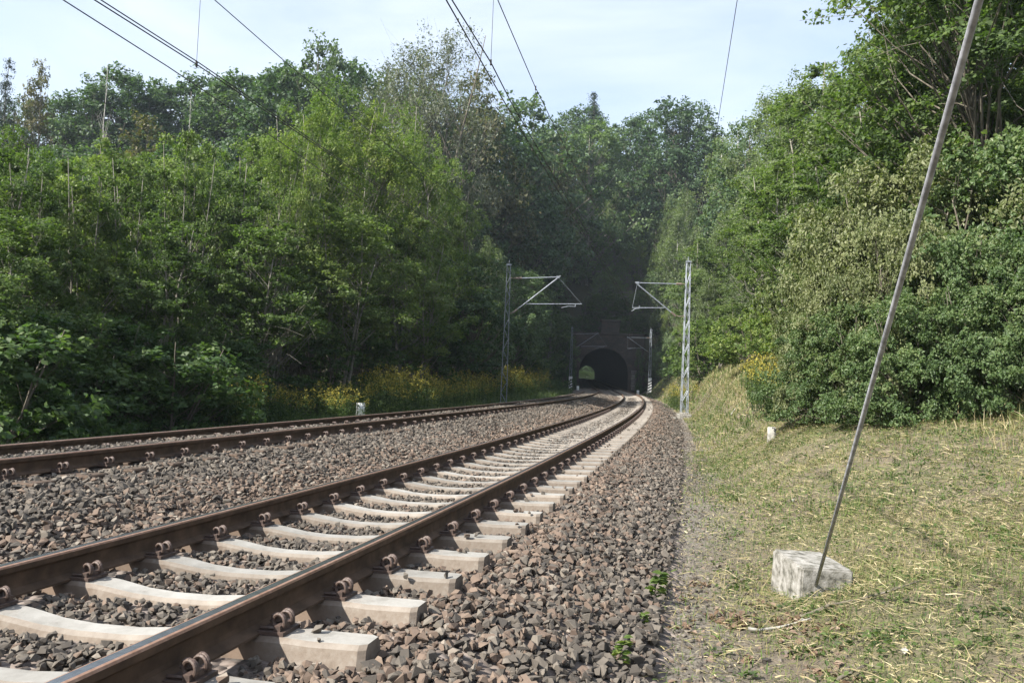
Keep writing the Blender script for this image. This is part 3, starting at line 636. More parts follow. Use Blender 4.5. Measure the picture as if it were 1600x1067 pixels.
def tree_proto(seed, H, cr, t0, prof, K, nl, ls, rc, mat, barkm, tr=.12, flat=.6, droop=0., stems=1, gap=.32, fold=False, aspect=.65, lean=0, upb=.7, layered=False, bare=0):
    r_ = np.random.default_rng(seed); b_ = MB(); ax = []
    for k in range(stems):
        a0 = r_.uniform(0, 6.28); sp = (0 if stems == 1 else cr*.45)
        n = 8; zz = np.linspace(0, H*(.97 if k == 0 else r_.uniform(.7, .95)), n)
        wob = np.cumsum(r_.normal(0, H*.008, (n, 2)), 0); f = zz/H
        px = (f**.9)*sp*math.cos(a0)+wob[:, 0]+lean*f**1.6*H; py = (f**.9)*sp*math.sin(a0)+wob[:, 1]
        if stems > 1: px += .12*math.cos(a0); py += .12*math.sin(a0)
        px[0] -= wob[0, 0]; py[0] -= wob[0, 1]; pts = np.stack([px, py, zz], 1); pts[0, 2] = -.35
        rad = tr*(1-f*.93)*(1 if k == 0 else .75)+.004; b_.tube(pts, list(rad), 6 if H > 6 else 5); ax.append((pts, rad))
    cl = []; tries = 0
    while len(cl) < K and tries < K*6:
        tries += 1; t = r_.random(); rr = prof(t)
        if r_.random() > rr**.8+.05: continue
        a = r_.uniform(0, 6.28); f = r_.random()**.5
        g = float(vnoise(np.array([a*1.6+seed]), np.array([t*6.0]), 1, seed))
        if g < gap and f > .3: continue
        rad = cr*rr*(.7+.55*g)*f; z = H*(t0+(1-t0)*t)
        pts, rd = ax[r_.integers(0, len(ax))]; zc = min(z, pts[-1, 2])
        cx, cy = np.interp(zc, pts[:, 2], pts[:, 0]), np.interp(zc, pts[:, 2], pts[:, 1])
        if stems > 1: cx *= .6; cy *= .6
        c = np.array([cx+math.cos(a)*rad, cy+math.sin(a)*rad, z]); cl.append((c, f, a))
        # branch from the stem to the cluster
        z0 = max(.05*H, z-rad*(.9 if not layered else -.15)-.1*H*r_.random()); z0 = min(z0, pts[-1, 2]*.98)
        s0 = np.array([np.interp(z0, pts[:, 2], pts[:, 0]), np.interp(z0, pts[:, 2], pts[:, 1]), z0])
        if r_.random() < .75:
            mid = s0*.45+c*.55+np.array([0, 0, -.06*rad])+r_.normal(0, .04*cr, 3); rb_ = max(.006, np.interp(z0, pts[:, 2], rd)*.42)
            b_.tube([s0, mid, c], [rb_, rb_*.6, rb_*.2], 4, cap=False)
            for _ in range(bare):
                e = c+r_.normal(0, .5, 3)*rc*2.2; b_.tube([mid*.4+c*.6, (mid*.4+c*.6+e)/2+r_.normal(0, .05, 3), e], [rb_*.3, rb_*.2, rb_*.1+.002], 3, cap=False)
    trunk = b_.mesh('trunk', [barkm], smooth=True)
    if nl == 0: return trunk, None
    cc = np.array([c for c, _, _ in cl]); n = len(cc)*nl; ci = np.repeat(np.arange(len(cc)), nl)
    csz = rc*np.exp(r_.normal(0, .25, len(cc)))
    off = r_.normal(0, 1, (n, 3)); off = unit(off)*(r_.random((n, 1))**.45); off[:, 2] *= flat
    # two-level clumping: twigs inside the cluster
    tw = unit(r_.normal(0, 1, (len(cc)*9, 3)))*r_.random((len(cc)*9, 1))**.4; ti = ci*9+r_.integers(0, 9, n)
    o2 = tw[ti]; o2[:, 2] *= flat; off = o2*.95+off*.42
    P = cc[ci]+off*csz[ci][:, None]
    P[:, 2] -= droop*csz[ci]*np.abs(off[:, 0]*off[:, 1])*2
    P[:, 2] = np.maximum(P[:, 2], .04)
    outd = unit(P-np.array([0, 0, H*(t0+.35*(1-t0))])); Nn = unit(r_.normal(0, .75, (n, 3))+np.array([0, 0, upb])+outd*.55+off*.35)
    Ax = unit(r_.normal(0, 1, (n, 3))+np.array([0, 0, -droop*2])+outd*.3); Ls = ls*np.exp(r_.normal(0, .22, n))
    V, F, rep = leaf_arrays(P, Nn, Ax, Ls, aspect, fold)
    ct = r_.normal(.5, .13, len(cc)); t = np.clip(ct[ci]+r_.normal(0, .2, n)+.18*(P[:, 2]/H-.5), 0, 1)
    return trunk, np_mesh('crown', V, F, [mat], attrs={'tint': np.repeat(t, rep)})
rnd = lambda t: math.sqrt(max(0, 1-(2*t-1)**2))
oakp = lambda t: min(1, (t*4)**.5)*math.sqrt(max(0, 1-max(0, t-.35)**2/.43))
slim = lambda t: min(1, .35+t*2.2)*max(0, 1-max(0, t-.35)/.66)**.6
birp = lambda t: min(1, .3+t*2.5)*max(0.05, 1-t)**.55
cone = lambda t: max(.03, 1-t)
dome = lambda t: math.sqrt(max(0, 1-t**2.2))
PR = {}
def proto(kind, n, **k):
    PR[kind] = ([tree_proto(seed=hash_(kind)+i*13, **k) for i in range(n)], k['H'], k['cr'])
def hash_(s_): return sum(ord(c)*(i+3) for i, c in enumerate(s_)) % 9973
proto('young', 5, H=10, cr=2.4, t0=.27, prof=slim, K=112, nl=200, ls=.115, rc=.52, mat=lm_young, barkm=bark_grey, tr=.085, stems=4, gap=.38, bare=1)
proto('bright', 3, H=12, cr=3.1, t0=.16, prof=oakp, K=170, nl=190, ls=.13, rc=.58, mat=lm_bright, barkm=bark_grey, tr=.11, stems=5, gap=.4, flat=.9, droop=.3, aspect=.45, bare=1)
proto('oak', 4, H=15, cr=4.6, t0=.1, prof=oakp, K=150, nl=120, ls=.24, rc=1.0, mat=lm_oak, barkm=bark, tr=.24, gap=.3, flat=.65)
proto('midtree', 4, H=13, cr=3.6, t0=.08, prof=oakp, K=150, nl=130, ls=.2, rc=.8, mat=lm_mid, barkm=bark_grey, tr=.18, gap=.3, flat=.75)
proto('lowtree', 3, H=4.5, cr=2.2, t0=.03, prof=dome, K=110, nl=130, ls=.115, rc=.42, mat=lm_dark, barkm=bark, tr=.04, stems=5, gap=.3, flat=.6, bare=1)
proto('birch', 3, H=14, cr=2.5, t0=.08, prof=birp, K=150, nl=130, ls=.16, rc=.62, mat=lm_birch, barkm=bark_pale, tr=.11, flat=1.5, droop=.8, gap=.25, aspect=.5)
proto('spruce', 2, H=18, cr=3.0, t0=.08, prof=cone, K=230, nl=70, ls=.24, rc=.62, mat=lm_spruce, barkm=bark, tr=.2, flat=.35, droop=.8, gap=.22, aspect=.3, layered=True)
proto('wispy', 2, H=15, cr=3.1, t0=.3, prof=rnd, K=150, nl=110, ls=.17, rc=.75, mat=lm_silver, barkm=bark, tr=.16, flat=1.2, droop=.5, gap=.36, aspect=.35, stems=2, lean=.16, bare=1)
proto('turning', 1, H=12, cr=3, t0=.15, prof=oakp, K=110, nl=100, ls=.2, rc=.8, mat=lm_rust, barkm=bark, tr=.14, gap=.38, bare=1)
proto('dead', 1, H=14, cr=2.0, t0=.3, prof=birp, K=46, nl=0, ls=.1, rc=.5, mat=lm_rust, barkm=bark_pale, tr=.13, bare=2)
proto('maple', 3, H=13, cr=4.2, t0=.12, prof=oakp, K=260, nl=210, ls=.135, rc=.8, mat=lm_young, barkm=bark, tr=.2, gap=.3, stems=2, bare=1)
proto('bush', 2, H=4.8, cr=2.9, t0=.03, prof=dome, K=210, nl=150, ls=.10, rc=.48, mat=lm_bush, barkm=bark, tr=.05, stems=6, gap=.18, fold=True, aspect=.72, droop=.6, upb=.5)
proto('bushw', 1, H=4.8, cr=2.9, t0=.03, prof=dome, K=210, nl=150, ls=.095, rc=.46, mat=lm_bushw, barkm=bark, tr=.05, stems=6, gap=.2, fold=True, aspect=.66, droop=.8, upb=.4)
proto('shrub', 3, H=2.0, cr=1.25, t0=.02, prof=dome, K=60, nl=90, ls=.09, rc=.3, mat=lm_dark, barkm=bark, tr=.02, stems=5, gap=.2, droop=.3)
proto('brightshrub', 2, H=2.4, cr=1.5, t0=.02, prof=dome, K=70, nl=100, ls=.10, rc=.34, mat=lm_bright, barkm=bark, tr=.025, stems=5, gap=.22, droop=.3)

TREES = []
def put(kind, x, y, H, wr, zone, name=None):
    protos, H0, cr0 = PR[kind]; v = rng.integers(0, len(protos)); g = float(gz(x, y)); k = H/H0; kx = k*wr; s_, d_ = [float(q) for q in xy2sd(x, y)]
    if 5 < s_ < 113 and kind not in ('bush', 'bushw'):
        lim = max(.5, ((-6.4-d_) if d_ < 0 else (d_-3.0))+.9)
        if kind == 'lowtree': lim = max(.6, -7.8-d_+.5)
        kx = min(kx, lim/cr0)
    elif 113 <= s_ < 130 and -9 < d_ < 6: kx = min(kx, max(.8, s_-112.0)*.95/cr0)
    TREES.append(dict(kind=kind, v=int(v), x=x, y=y, g=g, H=H, sx=kx, sz=k, zone=zone, cr=cr0*kx, name=name))
def key(u, vt, kind, zone, d=None, y=None, wr=1., Hmin=2, Hmax=40):
    if y is None:
        ys_ = np.linspace(3, 160, 800); r = ray(u, vt); xs = r[0]/r[1]*ys_; dd = xy2sd(xs, ys_)[1]
        j = np.where(np.diff(np.sign(dd-d)))[0]
        if not len(j): return
        y = ys_[j[0]]
    p = aty(u, vt, y); H = p[2]-float(gz(p[0], p[1])); H = min(max(H*1.02, Hmin), Hmax); put(kind, p[0], y, H, wr*(1 if H > 8 else 1.1), zone)
# left front row of young trees (bright, lit tops)
for u, vt, d, kd in ((-120, 190, -13, 'bright'), (-30, 200, -12, 'young'), (25, 185, -14.5, 'bright'), (70, 215, -11.8, 'young'), (110, 250, -13.5, 'young'), (150, 262, -12, 'young'), (185, 240, -15, 'young'), (225, 245, -12.5, 'young'), (262, 235, -14.5, 'young'),
                     (300, 215, -12.5, 'young'), (335, 225, -15, 'young'), (372, 222, -12, 'young'), (410, 210, -14, 'young'), (445, 195, -12, 'bright'), (480, 182, -13.5, 'bright'), (515, 165, -12, 'bright'), (552, 150, -13.5, 'bright'), (590, 158, -12, 'bright'),
                     (628, 178, -13.5, 'bright'), (660, 205, -11.5, 'bright'), (692, 235, -12.5, 'young'), (716, 290, -11, 'young')):
    key(u, vt+rng.uniform(-14, 34), kd, 'the front row left of the tracks', d=d, wr=rng.uniform(.62, .88))
for u, vt, d, kd in ((45, 330, -10.5, 'young'), (250, 350, -10.4, 'young'), (400, 335, -10.4, 'young'), (545, 330, -10.2, 'young'), (655, 350, -9.8, 'young'), (735, 400, -10, 'oak'), (-40, 350, -10, 'young'),
                     (10, 470, -9.6, 'lowtree'), (130, 480, -9.8, 'lowtree'), (190, 500, -9.5, 'lowtree'), (300, 500, -9.8, 'lowtree'), (350, 520, -9.6, 'lowtree'), (500, 520, -10.6, 'lowtree'), (630, 510, -10.6, 'lowtree'), (580, 520, -10.6, 'lowtree'), (690, 500, -10.6, 'lowtree'), (80, 520, -9.2, 'lowtree')):
    key(u, vt, kd, 'the dark edge behind the far track', d=d, wr=1.15)
for i in range(26):
    u = -150+i*36; key(u, 262 if u < 400 else 240+(u-400)*.12, 'young' if i % 3 else 'oak', 'the second row left', d=-18.5-3*(i % 2), wr=.85)
# skyline on the left ridge
for u, vt, kd, y, wr in ((12, 97, 'spruce', 80, .7), (62, 110, 'turning', 82, .55), (40, 160, 'oak', 86, .9), (115, 160, 'oak', 88, 1.), (150, 140, 'oak', 84, 1), (165, 100, 'dead', 80, .8), (195, 122, 'oak', 88, 1.1), (235, 128, 'oak', 90, 1), (232, 195, 'turning', 60, .9), (275, 140, 'oak', 92, .9), (297, 140, 'dead', 76, .6), (300, 122, 'oak', 94, 1), (345, 132, 'oak', 94, 1), (390, 125, 'oak', 90, 1),
                         (430, 120, 'oak', 92, 1), (470, 118, 'oak', 84, 1), (492, 72, 'oak', 80, .62), (538, 108, 'oak', 86, .85), (568, 118, 'oak', 92, .9), (618, 58, 'wispy', 74, .8), (590, 100, 'wispy', 78, .8), (688, 68, 'wispy', 76, .75), (655, 130, 'oak', 84, .7), (748, 128, 'turning', 96, .75), (715, 180, 'oak', 100, 1), (800, 168, 'oak', 112, .9), (778, 195, 'oak', 105, 1),
                         (845, 205, 'oak', 130, .9), (885, 182, 'oak', 150, .9), (912, 170, 'oak', 150, .9), (934, 146, 'spruce', 142, .75), (925, 205, 'midtree', 125, 1.1), (985, 190, 'oak', 140, .9), (1010, 182, 'oak', 140, .9), (1050, 163, 'oak', 132, 1), (1078, 168, 'oak', 130, .9), (1105, 205, 'oak', 128, .8), (960, 215, 'oak', 150, .9), (870, 215, 'turning', 120, .9)):
    key(u, vt, kd, 'the ridge skyline', y=y, wr=wr)
# right bank, skyline rising to the right
for u, vt, kd, y, wr in ((1130, 215, 'birch', 92, 1), (1155, 195, 'birch', 84, 1), (1190, 160, 'birch', 74, 1.1), (1180, 200, 'oak', 80, .8), (1215, 160, 'birch', 62, 1.1), (1240, 150, 'birch', 54, 1.1), (1262, 118, 'birch', 48, 1), (1255, 165, 'young', 40, 1.1), (1292, 112, 'young', 36, 1.), (1340, 85, 'maple', 31, .5), (1392, 35, 'maple', 26, .48), (1445, -35, 'maple', 23, .52), (1310, 140, 'birch', 27, 1.2),
                         (1500, -90, 'maple', 20.5, .62), (1540, -130, 'maple', 22, .8), (1580, -180, 'maple', 18, 1), (1660, -150, 'maple', 20, 1), (1270, 250, 'young', 27, 1.1), (1320, 215, 'young', 22, 1.2), (1225, 260, 'young', 34, 1.1), (1410, 150, 'young', 20, 1.3), (1480, 170, 'young', 19, 1.3), (1570, 150, 'young', 18.5, 1.3), (1205, 300, 'young', 42, 1.), (1235, 360, 'young', 28, .9), (1205, 400, 'young', 36, 1.), (1165, 380, 'birch', 52, 1.2), (1140, 330, 'birch', 66, 1.2), (1100, 380, 'young', 62, 1.2), (1110, 430, 'birch', 56, 1.1), (1125, 470, 'young', 50, 1.2), (1155, 470, 'young', 44, 1.1), (1100, 500, 'brightshrub', 54, 1.2), (1240, 470, 'young', 23, .8)):
    key(u, vt, kd, 'the bank right of the tracks', y=y, wr=wr)
for u, vt, kd, y, wr in ((915, 470, 'young', 117, 1.2), (945, 440, 'oak', 121, .9), (985, 455, 'young', 118, 1.2), (1010, 430, 'oak', 119, .9), (880, 450, 'oak', 117, .9), (960, 380, 'midtree', 128, 1), (925, 350, 'midtree', 130, .9), (995, 350, 'midtree', 132, 1.1), (1025, 340, 'midtree', 128, .9), (960, 300, 'birch', 140, 1.1), (945, 395, 'midtree', 124, 1), (940, 425, 'midtree', 118.5, 1.1), (962, 430, 'midtree', 119.5, 1.1), (952, 455, 'lowtree', 116, 1.), (930, 460, 'lowtree', 116, 1.), (975, 465, 'lowtree', 116, 1.), (1000, 380, 'bright', 126, 1.), (1040, 380, 'bright', 116, 1.), (1030, 420, 'midtree', 112, .9), (1065, 340, 'birch', 110, 1.2), (1075, 300, 'birch', 118, 1.2), (1050, 310, 'birch', 124, 1.2), (1000, 310, 'birch', 134, 1.2), (975, 330, 'birch', 132, 1.1), (975, 415, 'midtree', 125, .9), (910, 400, 'oak', 125, 1), (835, 270, 'birch', 118, 1.1), (805, 262, 'birch', 112, 1.1), (860, 300, 'midtree', 120, 1.1), (775, 300, 'midtree', 105, 1.1), (820, 350, 'midtree', 105, 1.1), (750, 270, 'midtree', 100, 1.1), (1020, 290, 'birch', 140, 1.1), (1045, 260, 'birch', 138, 1.1), (985, 290, 'birch', 142, 1.1), (900, 300, 'midtree', 138, 1), (940, 500, 'shrub', 114.5, 2.0), (900, 500, 'young', 113.5, 1.3), (1000, 500, 'shrub', 114.5, 2.2), (985, 500, 'shrub', 114, 2.),
                         (1035, 505, 'bright', 112, .5), (1052, 470, 'bright', 106, .6), (1000, 455, 'midtree', 113.6, .9), (1022, 440, 'birch', 113, 1.2), (1058, 450, 'midtree', 104, .7), (1066, 500, 'bright', 94, .55), (1050, 545, 'lowtree', 102, .6), (1078, 520, 'bright', 84, .6), (878, 490, 'oak', 108, .9), (860, 470, 'young', 102, 1), (1002, 545, 'shrub', 109, 1.3), (886, 530, 'shrub', 107, 1.6), (893, 560, 'shrub', 108.5, 1.2)):
    key(u, vt, kd, 'the slopes round the tunnel mouth', y=y, wr=wr)
for u, vt, kd, y, wr in ((1400, 262, 'bushw', 16.2, .8), (1480, 232, 'bushw', 16.0, .8), (1560, 225, 'bush', 15.4, .8), (1650, 215, 'bush', 15.0, .9), (1350, 330, 'bushw', 15.6, .62), (1415, 350, 'bushw', 14.0, .62), (1490, 370, 'bush', 13.4, .7), (1570, 380, 'bush', 13.0, .75), (1650, 370, 'bush', 12.6, .8), (1318, 420, 'bushw', 15.0, .62), (1290, 540, 'bush', 14.9, .8), (1345, 500, 'bush', 13.8, .8), (1420, 500, 'bush', 12.9, .9), (1285, 330, 'young', 19, .75), (1250, 420, 'young', 21, .7), (1720, 250, 'bush', 15.2, 1), (1800, 260, 'bushw', 14.6, 1), (1890, 280, 'bush', 14, 1), (1740, 420, 'bush', 12.4, 1), (1840, 400, 'bush', 12, 1), (1950, 380, 'bush', 12.4, 1), (1530, 520, 'bush', 12.4, .8), (1600, 540, 'bush', 12.0, .8)):
    key(u, vt, kd, 'the thicket on the right', y=y, wr=wr)
# fill of the slopes
def far_enough(x, y, r):
    return all((x-t['x'])**2+(y-t['y'])**2 > (r*.5+t['cr']*.45)**2 for t in TREES)
def fill(n, s0, s1, d0, d1, kinds, hr, zone, sep, dfun=None, wr=1.1):
    c = 0
    for _ in range(n*14):
        if c >= n: break
        s = rng.uniform(s0, s1); d = rng.uniform(d0, d1)
        if dfun is not None and not dfun(s, d): continue
        x, y = [float(a) for a in sd2xy(s, d)]
        g = float(gz(x, y)); u, v, dz = proj((x, y, g+hr[1]))
        if dz < 2 or u < -120 or u > 1720: continue
        if not far_enough(x, y, sep): continue
        kd = kinds[rng.integers(0, len(kinds))]; H = rng.uniform(*hr)
        if v < skyline(u): continue
        put(kd, x, y, H, wr*rng.uniform(.9, 1.15), zone); c += 1
def skyline(u): return np.interp(u, [0, 100, 150, 350, 450, 540, 650, 720, 800, 850, 900, 980, 1050, 1110, 1150, 1200, 1300, 1350], [150, 180, 150, 150, 135, 130, 130, 170, 190, 210, 200, 215, 190, 235, 220, 180, 120, 20])
cutw = lambda s, d: True
fill(34, 112.5, 135, -34, 30, ['midtree', 'young', 'oak', 'birch', 'midtree'], (7, 11), 'the slope just above the tunnel', 4.2)
fill(56, 128, 185, -52, 46, ['midtree', 'birch', 'midtree', 'birch', 'birch', 'midtree'], (11, 15), 'the hill above the tunnel', 6.5)
fill(46, 58, 112, -46, -11.5, ['midtree', 'young', 'oak', 'birch', 'midtree'], (9, 14), 'the slope left of the tunnel', 5)
fill(22, 88, 112, -20, -9.3, ['oak', 'young', 'shrub'], (3, 7), 'the cutting left of the tunnel', 3)
fill(16, 92, 112, 5.5, 20, ['midtree', 'young', 'birch'], (4, 9), 'the cutting right of the tunnel', 3)
fill(34, 45, 110, 6.5, 34, ['birch', 'midtree', 'birch', 'birch', 'bright'], (6, 10), 'the slope right of the tunnel', 4.2)
fill(16, 24, 60, 6.5, 20, ['young', 'birch', 'young'], (4.5, 7), 'the slope by the right mast', 3)
fill(26, 26, 110, -34, -17, ['young', 'oak'], (9, 13), 'the wood behind the front rows', 5)
fill(16, 372, 400, -16, 12, ['young', 'oak', 'bright'], (6, 12), 'the ground beyond the tunnel', 4, lambda s, d: True)
for i, d in enumerate(np.linspace(-9.5, 7, 15)):
    s = 113.5+rng.random()*.8; x, y = [float(a) for a in sd2xy(s, d)]; put('shrub', x, y, rng.uniform(1.6, 2.6), 1.2, 'the slope just above the tunnel'); TREES[-1]['sx'] = .95
for i, (s, d, h) in enumerate(((110.5, -8.6, 3.4), (109, -9.2, 4.2), (111, -9.6, 5), (110.6, 4.9, 3.2), (109.4, 5.4, 4), (111, 6.2, 5), (107.5, -8.7, 3), (107.5, 5.2, 3), (106, -9.4, 4))):
    x, y = [float(a) for a in sd2xy(s, d)]; put('oak', x, y, h*1.3, .8, 'the slope just above the tunnel' if 0 else 'the verges at the tunnel mouth'); TREES[-1]['sx'] = min(h*.09, .32)
for i, d in enumerate(np.arange(-22, 20, 3.6)):
    s = 374+(i % 2)*6; x, y = [float(a) for a in sd2xy(s, d)]; put('oak', x, y, 11+(i % 3), 1.1, 'the ground beyond the tunnel'); put('shrub', *[float(a) for a in sd2xy(s-5, d+1.5)], 3.2, 1, 'the ground beyond the tunnel')
for d in np.arange(-9, 6, 2.1):
    x, y = [float(a) for a in sd2xy(361+rng.random()*2, d)]; put('lowtree', x, y, 3.4, 1, 'the ground beyond the tunnel')
# shrubs along the edges
for i in range(56):
    s = 9+i*1.65+rng.uniform(-.8, .8); d = -7.7-rng.random()*1.5-.4*(i % 2); x, y = [float(a) for a in sd2xy(s, d)]
    pu_ = proj((x, y, 0)); 
    if abs(pu_[0]-563) < 45 and y < 27: continue
    if 23 < s < 60 and d > -9.0: continue
    put('shrub', x, y, rng.uniform(.6, 2.2), 1.25, 'the verge behind the far track')
for i in range(20):
    s = 22+i*3.6+rng.uniform(-1, 1); d = np.interp(s, [20, 30, 60, 95], [6.0, 5.6, 5.0, 4.6])+rng.random()*.8; x, y = [float(a) for a in sd2xy(s, d)]
    put('brightshrub' if s < 75 else 'shrub', x, y, rng.uniform(1.4, 2.8), 1.15, 'the foot of the right bank')
WHAT = dict(young='slender green tree', midtree='mid-green leafy tree', lowtree='low dark spreading tree', bright='yellow-green many-stemmed tree', oak='dark round-crowned tree', birch='pale birch', spruce='dark pointed spruce', wispy='silvery wind-blown leaning tree', turning='tree with browning leaves', dead='bare pale dead tree', maple='tall dense leafy tree', bush='large-leaved green bush', bushw='large-leaved bronze-green bush', shrub='low dark green shrub', brightshrub='low bright green shrub')
CAT = dict(bush='bush', bushw='bush', shrub='shrub', brightshrub='shrub')
NAME = dict(midtree='leafy_tree', lowtree='young_tree', young='young_tree', bright='leafy_tree', oak='broadleaf_tree', birch='birch_tree', spruce='spruce_tree', wispy='willow_tree', turning='leafy_tree', dead='dead_tree', maple='leafy_tree', bush='large_bush', bushw='large_bush', shrub='shrub', brightshrub='shrub')
def ordn(i): return 'the leftmost' if i == 0 else str(i+1)+({1: 'st', 2: 'nd', 3: 'rd'}.get((i+1) % 10, 'th') if (i+1) % 100 not in (11, 12, 13) else 'th')+' from the left'
zones = {}
for t in TREES:
    t['u'] = proj((t['x'], t['y'], t['g']+t['H']*.7))[0]; zones.setdefault((t['kind'], t['zone']), []).append(t)
for (kd, zn), lst in zones.items():
    lst.sort(key=lambda t: t['u'])
    for i, t in enumerate(lst):
        lab = WHAT[kd]+(' in ' if any(k_ in zn for k_ in ('row', 'thicket', 'wood', 'cutting')) else ' on ')+zn
        if len(lst) > 1: lab += ', '+(ordn(i) if i < len(lst)-1 else 'the rightmost')
        rt = empty(NAME[kd], (t['x'], t['y'], t['g']-.05), rng.uniform(0, 6.28) if kd != 'wispy' else rng.uniform(-.4, .4), label=lab, cat=CAT.get(kd, 'tree'), group=zn.replace('the ', '', 1)+' vegetation')
        rt.scale = (t['sx'], t['sx'], t['sz'])
        tm, cm = PR[kd][0][t['v']]
        mobj('trunk', tm, rt) if kd not in CAT else mobj('stems', tm, rt)
        if cm: mobj('crown' if kd not in CAT else 'foliage', cm, rt)
print('TREES', len(TREES))

# ------------------------------------------------------------------ goldenrod
def goldenrod_mesh(seed, n=34):
    r_ = np.random.default_rng(seed); P, Q = [], []; b_ = MB()
    for i in range(n):
        a, rr = r_.uniform(0, 6.28), .8*r_.random()**.5; x, y = rr*math.cos(a), rr*math.sin(a); h = r_.uniform(.75, 1.3); lx, ly = r_.normal(0, .1, 2)
        b_.tube([(x, y, -.1), (x+lx*.5, y+ly*.5, h*.6), (x+lx, y+ly, h)], [.006, .005, .003], 4, cap=False)
        k = 46; f = r_.uniform(.05, .85, k); P.append(np.stack([x+lx*f+r_.normal(0, .05, k), y+ly*f+r_.normal(0, .05, k), h*f], 1))
        k = 24; f = r_.uniform(.78, 1.08, k); w_ = .09*(1.15-f)/.3; Q.append(np.stack([x+lx*f+r_.normal(0, 1, k)*w_, y+ly*f+r_.normal(0, 1, k)*w_, h*f+r_.normal(0, .02, k)], 1))
    st = b_.mesh('stems', [lm_dark]); out_ = []
    for nm, X, ls, mt, asp in (('foliage', np.concatenate(P), .10, lm_young, .25), ('flowers', np.concatenate(Q), .045, lm_gold, .8)):
        n_ = len(X); V, F, rep = leaf_arrays(X, unit(r_.normal(0, 1, (n_, 3))+[0, 0, .6]), unit(r_.normal(0, 1, (n_, 3))), np.full(n_, ls), asp); out_.append(np_mesh(nm, V, F, [mt], attrs={'tint': r_.random(len(F))}))
    return st, out_[0], out_[1]
GR = [goldenrod_mesh(i) for i in range(3)]
gl = []
def ysolve(u, d):
    ys_ = np.linspace(6, 110, 1500); r = ray(u, 630); dd = xy2sd(r[0]/r[1]*ys_, ys_)[1]; j = np.where(np.diff(np.sign(dd-d)))[0]; return float(ys_[j[0]]) if len(j) else 40.
for u, d, sc_ in ((596, -8.4, 1.3), (603, -7.2, 1.15), (617, -7.8, 1.4), (630, -7.2, 1.2), (642, -8.0, 1.4), (655, -7.3, 1.1), (668, -7.9, 1.1), (684, -7.3, 1.), (698, -8, 1.2), (712, -7.3, 1.1), (724, -8.1, 1.4), (738, -7.5, 1.3), (750, -8.2, 1.5), (764, -7.5, 1.4), (776, -8.2, 1.7), (790, -8.0, 1.7), (803, -8.3, 1.9), (815, -7.8, 1.6), (827, -8.3, 1.8), (838, -8.0, 1.5), (365, -8.0, 1.), (372, -8.5, 1.1), (520, -7.8, .9), (534, -7.4, .8), (455, -7.7, .8)): gl.append((u, ysolve(u, d), sc_, 'left', 'behind the far track'))
for u, y, sc_ in ((1190, 24, .8), (1205, 20, .9), (1222, 18.5, .9), (1070, 50, 1.2), (1058, 54, 1.2), (1234, 17, .7)): gl.append((u, y, sc_, 'right', 'at the foot of the right bank'))
for side in ('left', 'right'):
    sub = [g_ for g_ in gl if g_[3] == side]; sub.sort()
    for i, (u, y, s_, _, ph) in enumerate(sub):
        p = aty(u, 620, y); x = p[0]; g = float(gz(x, y)); rt = empty('goldenrod', (x, y, g), rng.uniform(0, 6), label='clump of yellow flowering goldenrod '+ph+', '+(ordn(i) if i < len(sub)-1 else 'the rightmost'), cat='wild flowers', group='goldenrod clumps'); rt.scale = (s_, s_, s_)
        st, fo_, fl = GR[i % 3]; mobj('stems', st, rt); mobj('foliage', fo_, rt); mobj('flowers', fl, rt)

# ------------------------------------------------------------------ grass, straw, weeds
def blades(s0, s1, dfun, dens, hmin, hmax, wdt, lean, tintf, flat_frac=0.):
    d0, d1 = dfun; n = int((s1-s0)*(d1-d0)*dens); s = rng.uniform(s0, s1, n); d = rng.uniform(d0, d1, n)
    lim = np.interp(s, [0, 11, 13, 20, 60, 110], [15, 15, 7.6, 7.0, 5.5, 5.0]); keep = (d < lim)
    x, y = sd2xy(s, d); u = 800+FPX*x/np.maximum(y, .3); keep &= (u < 2600) & (u > -300)
    dn = vnoise(s, d, .8, 21); dn2 = vnoise(s, d, 2.3, 23); keep &= rng.random(n) < np.clip(.45+dn*.7+(dn2-.4)*1.1, 0, 1)*np.interp(d, [2.2, 2.6, 3.5], [.06, .22, 1])+(d < 0)
    x, y, s, d = x[keep], y[keep], s[keep], d[keep]; n = len(x); z = gsd(s, d)
    h = rng.uniform(hmin, hmax, n)*(0.6+.8*vnoise(s, d, 1.1, 22)); a = rng.uniform(0, 2*np.pi, n); fl = rng.random(n) < flat_frac
    el = np.where(fl, rng.uniform(-.03, .22, n), rng.uniform(lean, 1.5, n)); D = np.stack([np.cos(a)*np.cos(el), np.sin(a)*np.cos(el), np.sin(el)], 1)
    B = np.stack([-np.sin(a), np.cos(a), rng.normal(0, .4, n)], 1)*wdt*.5*np.exp(rng.normal(0, .3, n))[:, None]
    P = np.stack([x, y, z+np.where(fl, rng.uniform(.0, .05, n), -.01)], 1); M1 = P+D*(h*.55)[:, None]+np.array([0, 0, 1])*(h*.06)[:, None]; Tp = P+D*h[:, None]+np.array([0, 0, -1])*(h*.08*(1-fl))[:, None]
    V = np.stack([P-B, P+B, M1+B*.8, M1-B*.8, Tp+B*.15, Tp-B*.15], 1).reshape(-1, 3); b_ = (np.arange(n)*6)[:, None]
    F = np.stack([b_+[0, 1, 2, 3], b_+[3, 2, 4, 5]], 1).reshape(-1, 4); t = np.clip(tintf(s, d, fl, n), 0, 1)
    return V, F, np.repeat(t, 2)
def joinp(ps):
    V, F, T_, b_ = [], [], [], 0
    for v, f, t in ps: V.append(v); F.append(f+b_); T_.append(t); b_ += len(v)
    return np.concatenate(V), np.concatenate(F), np.concatenate(T_)
gt = lambda s, d, fl, n: np.where(fl, rng.uniform(.42, .95, n)*np.where(rng.random(n) < .4, .75, 1), rng.uniform(.0, .5, n)+.5*(vnoise(s, d, 1.4, 30)-.35))
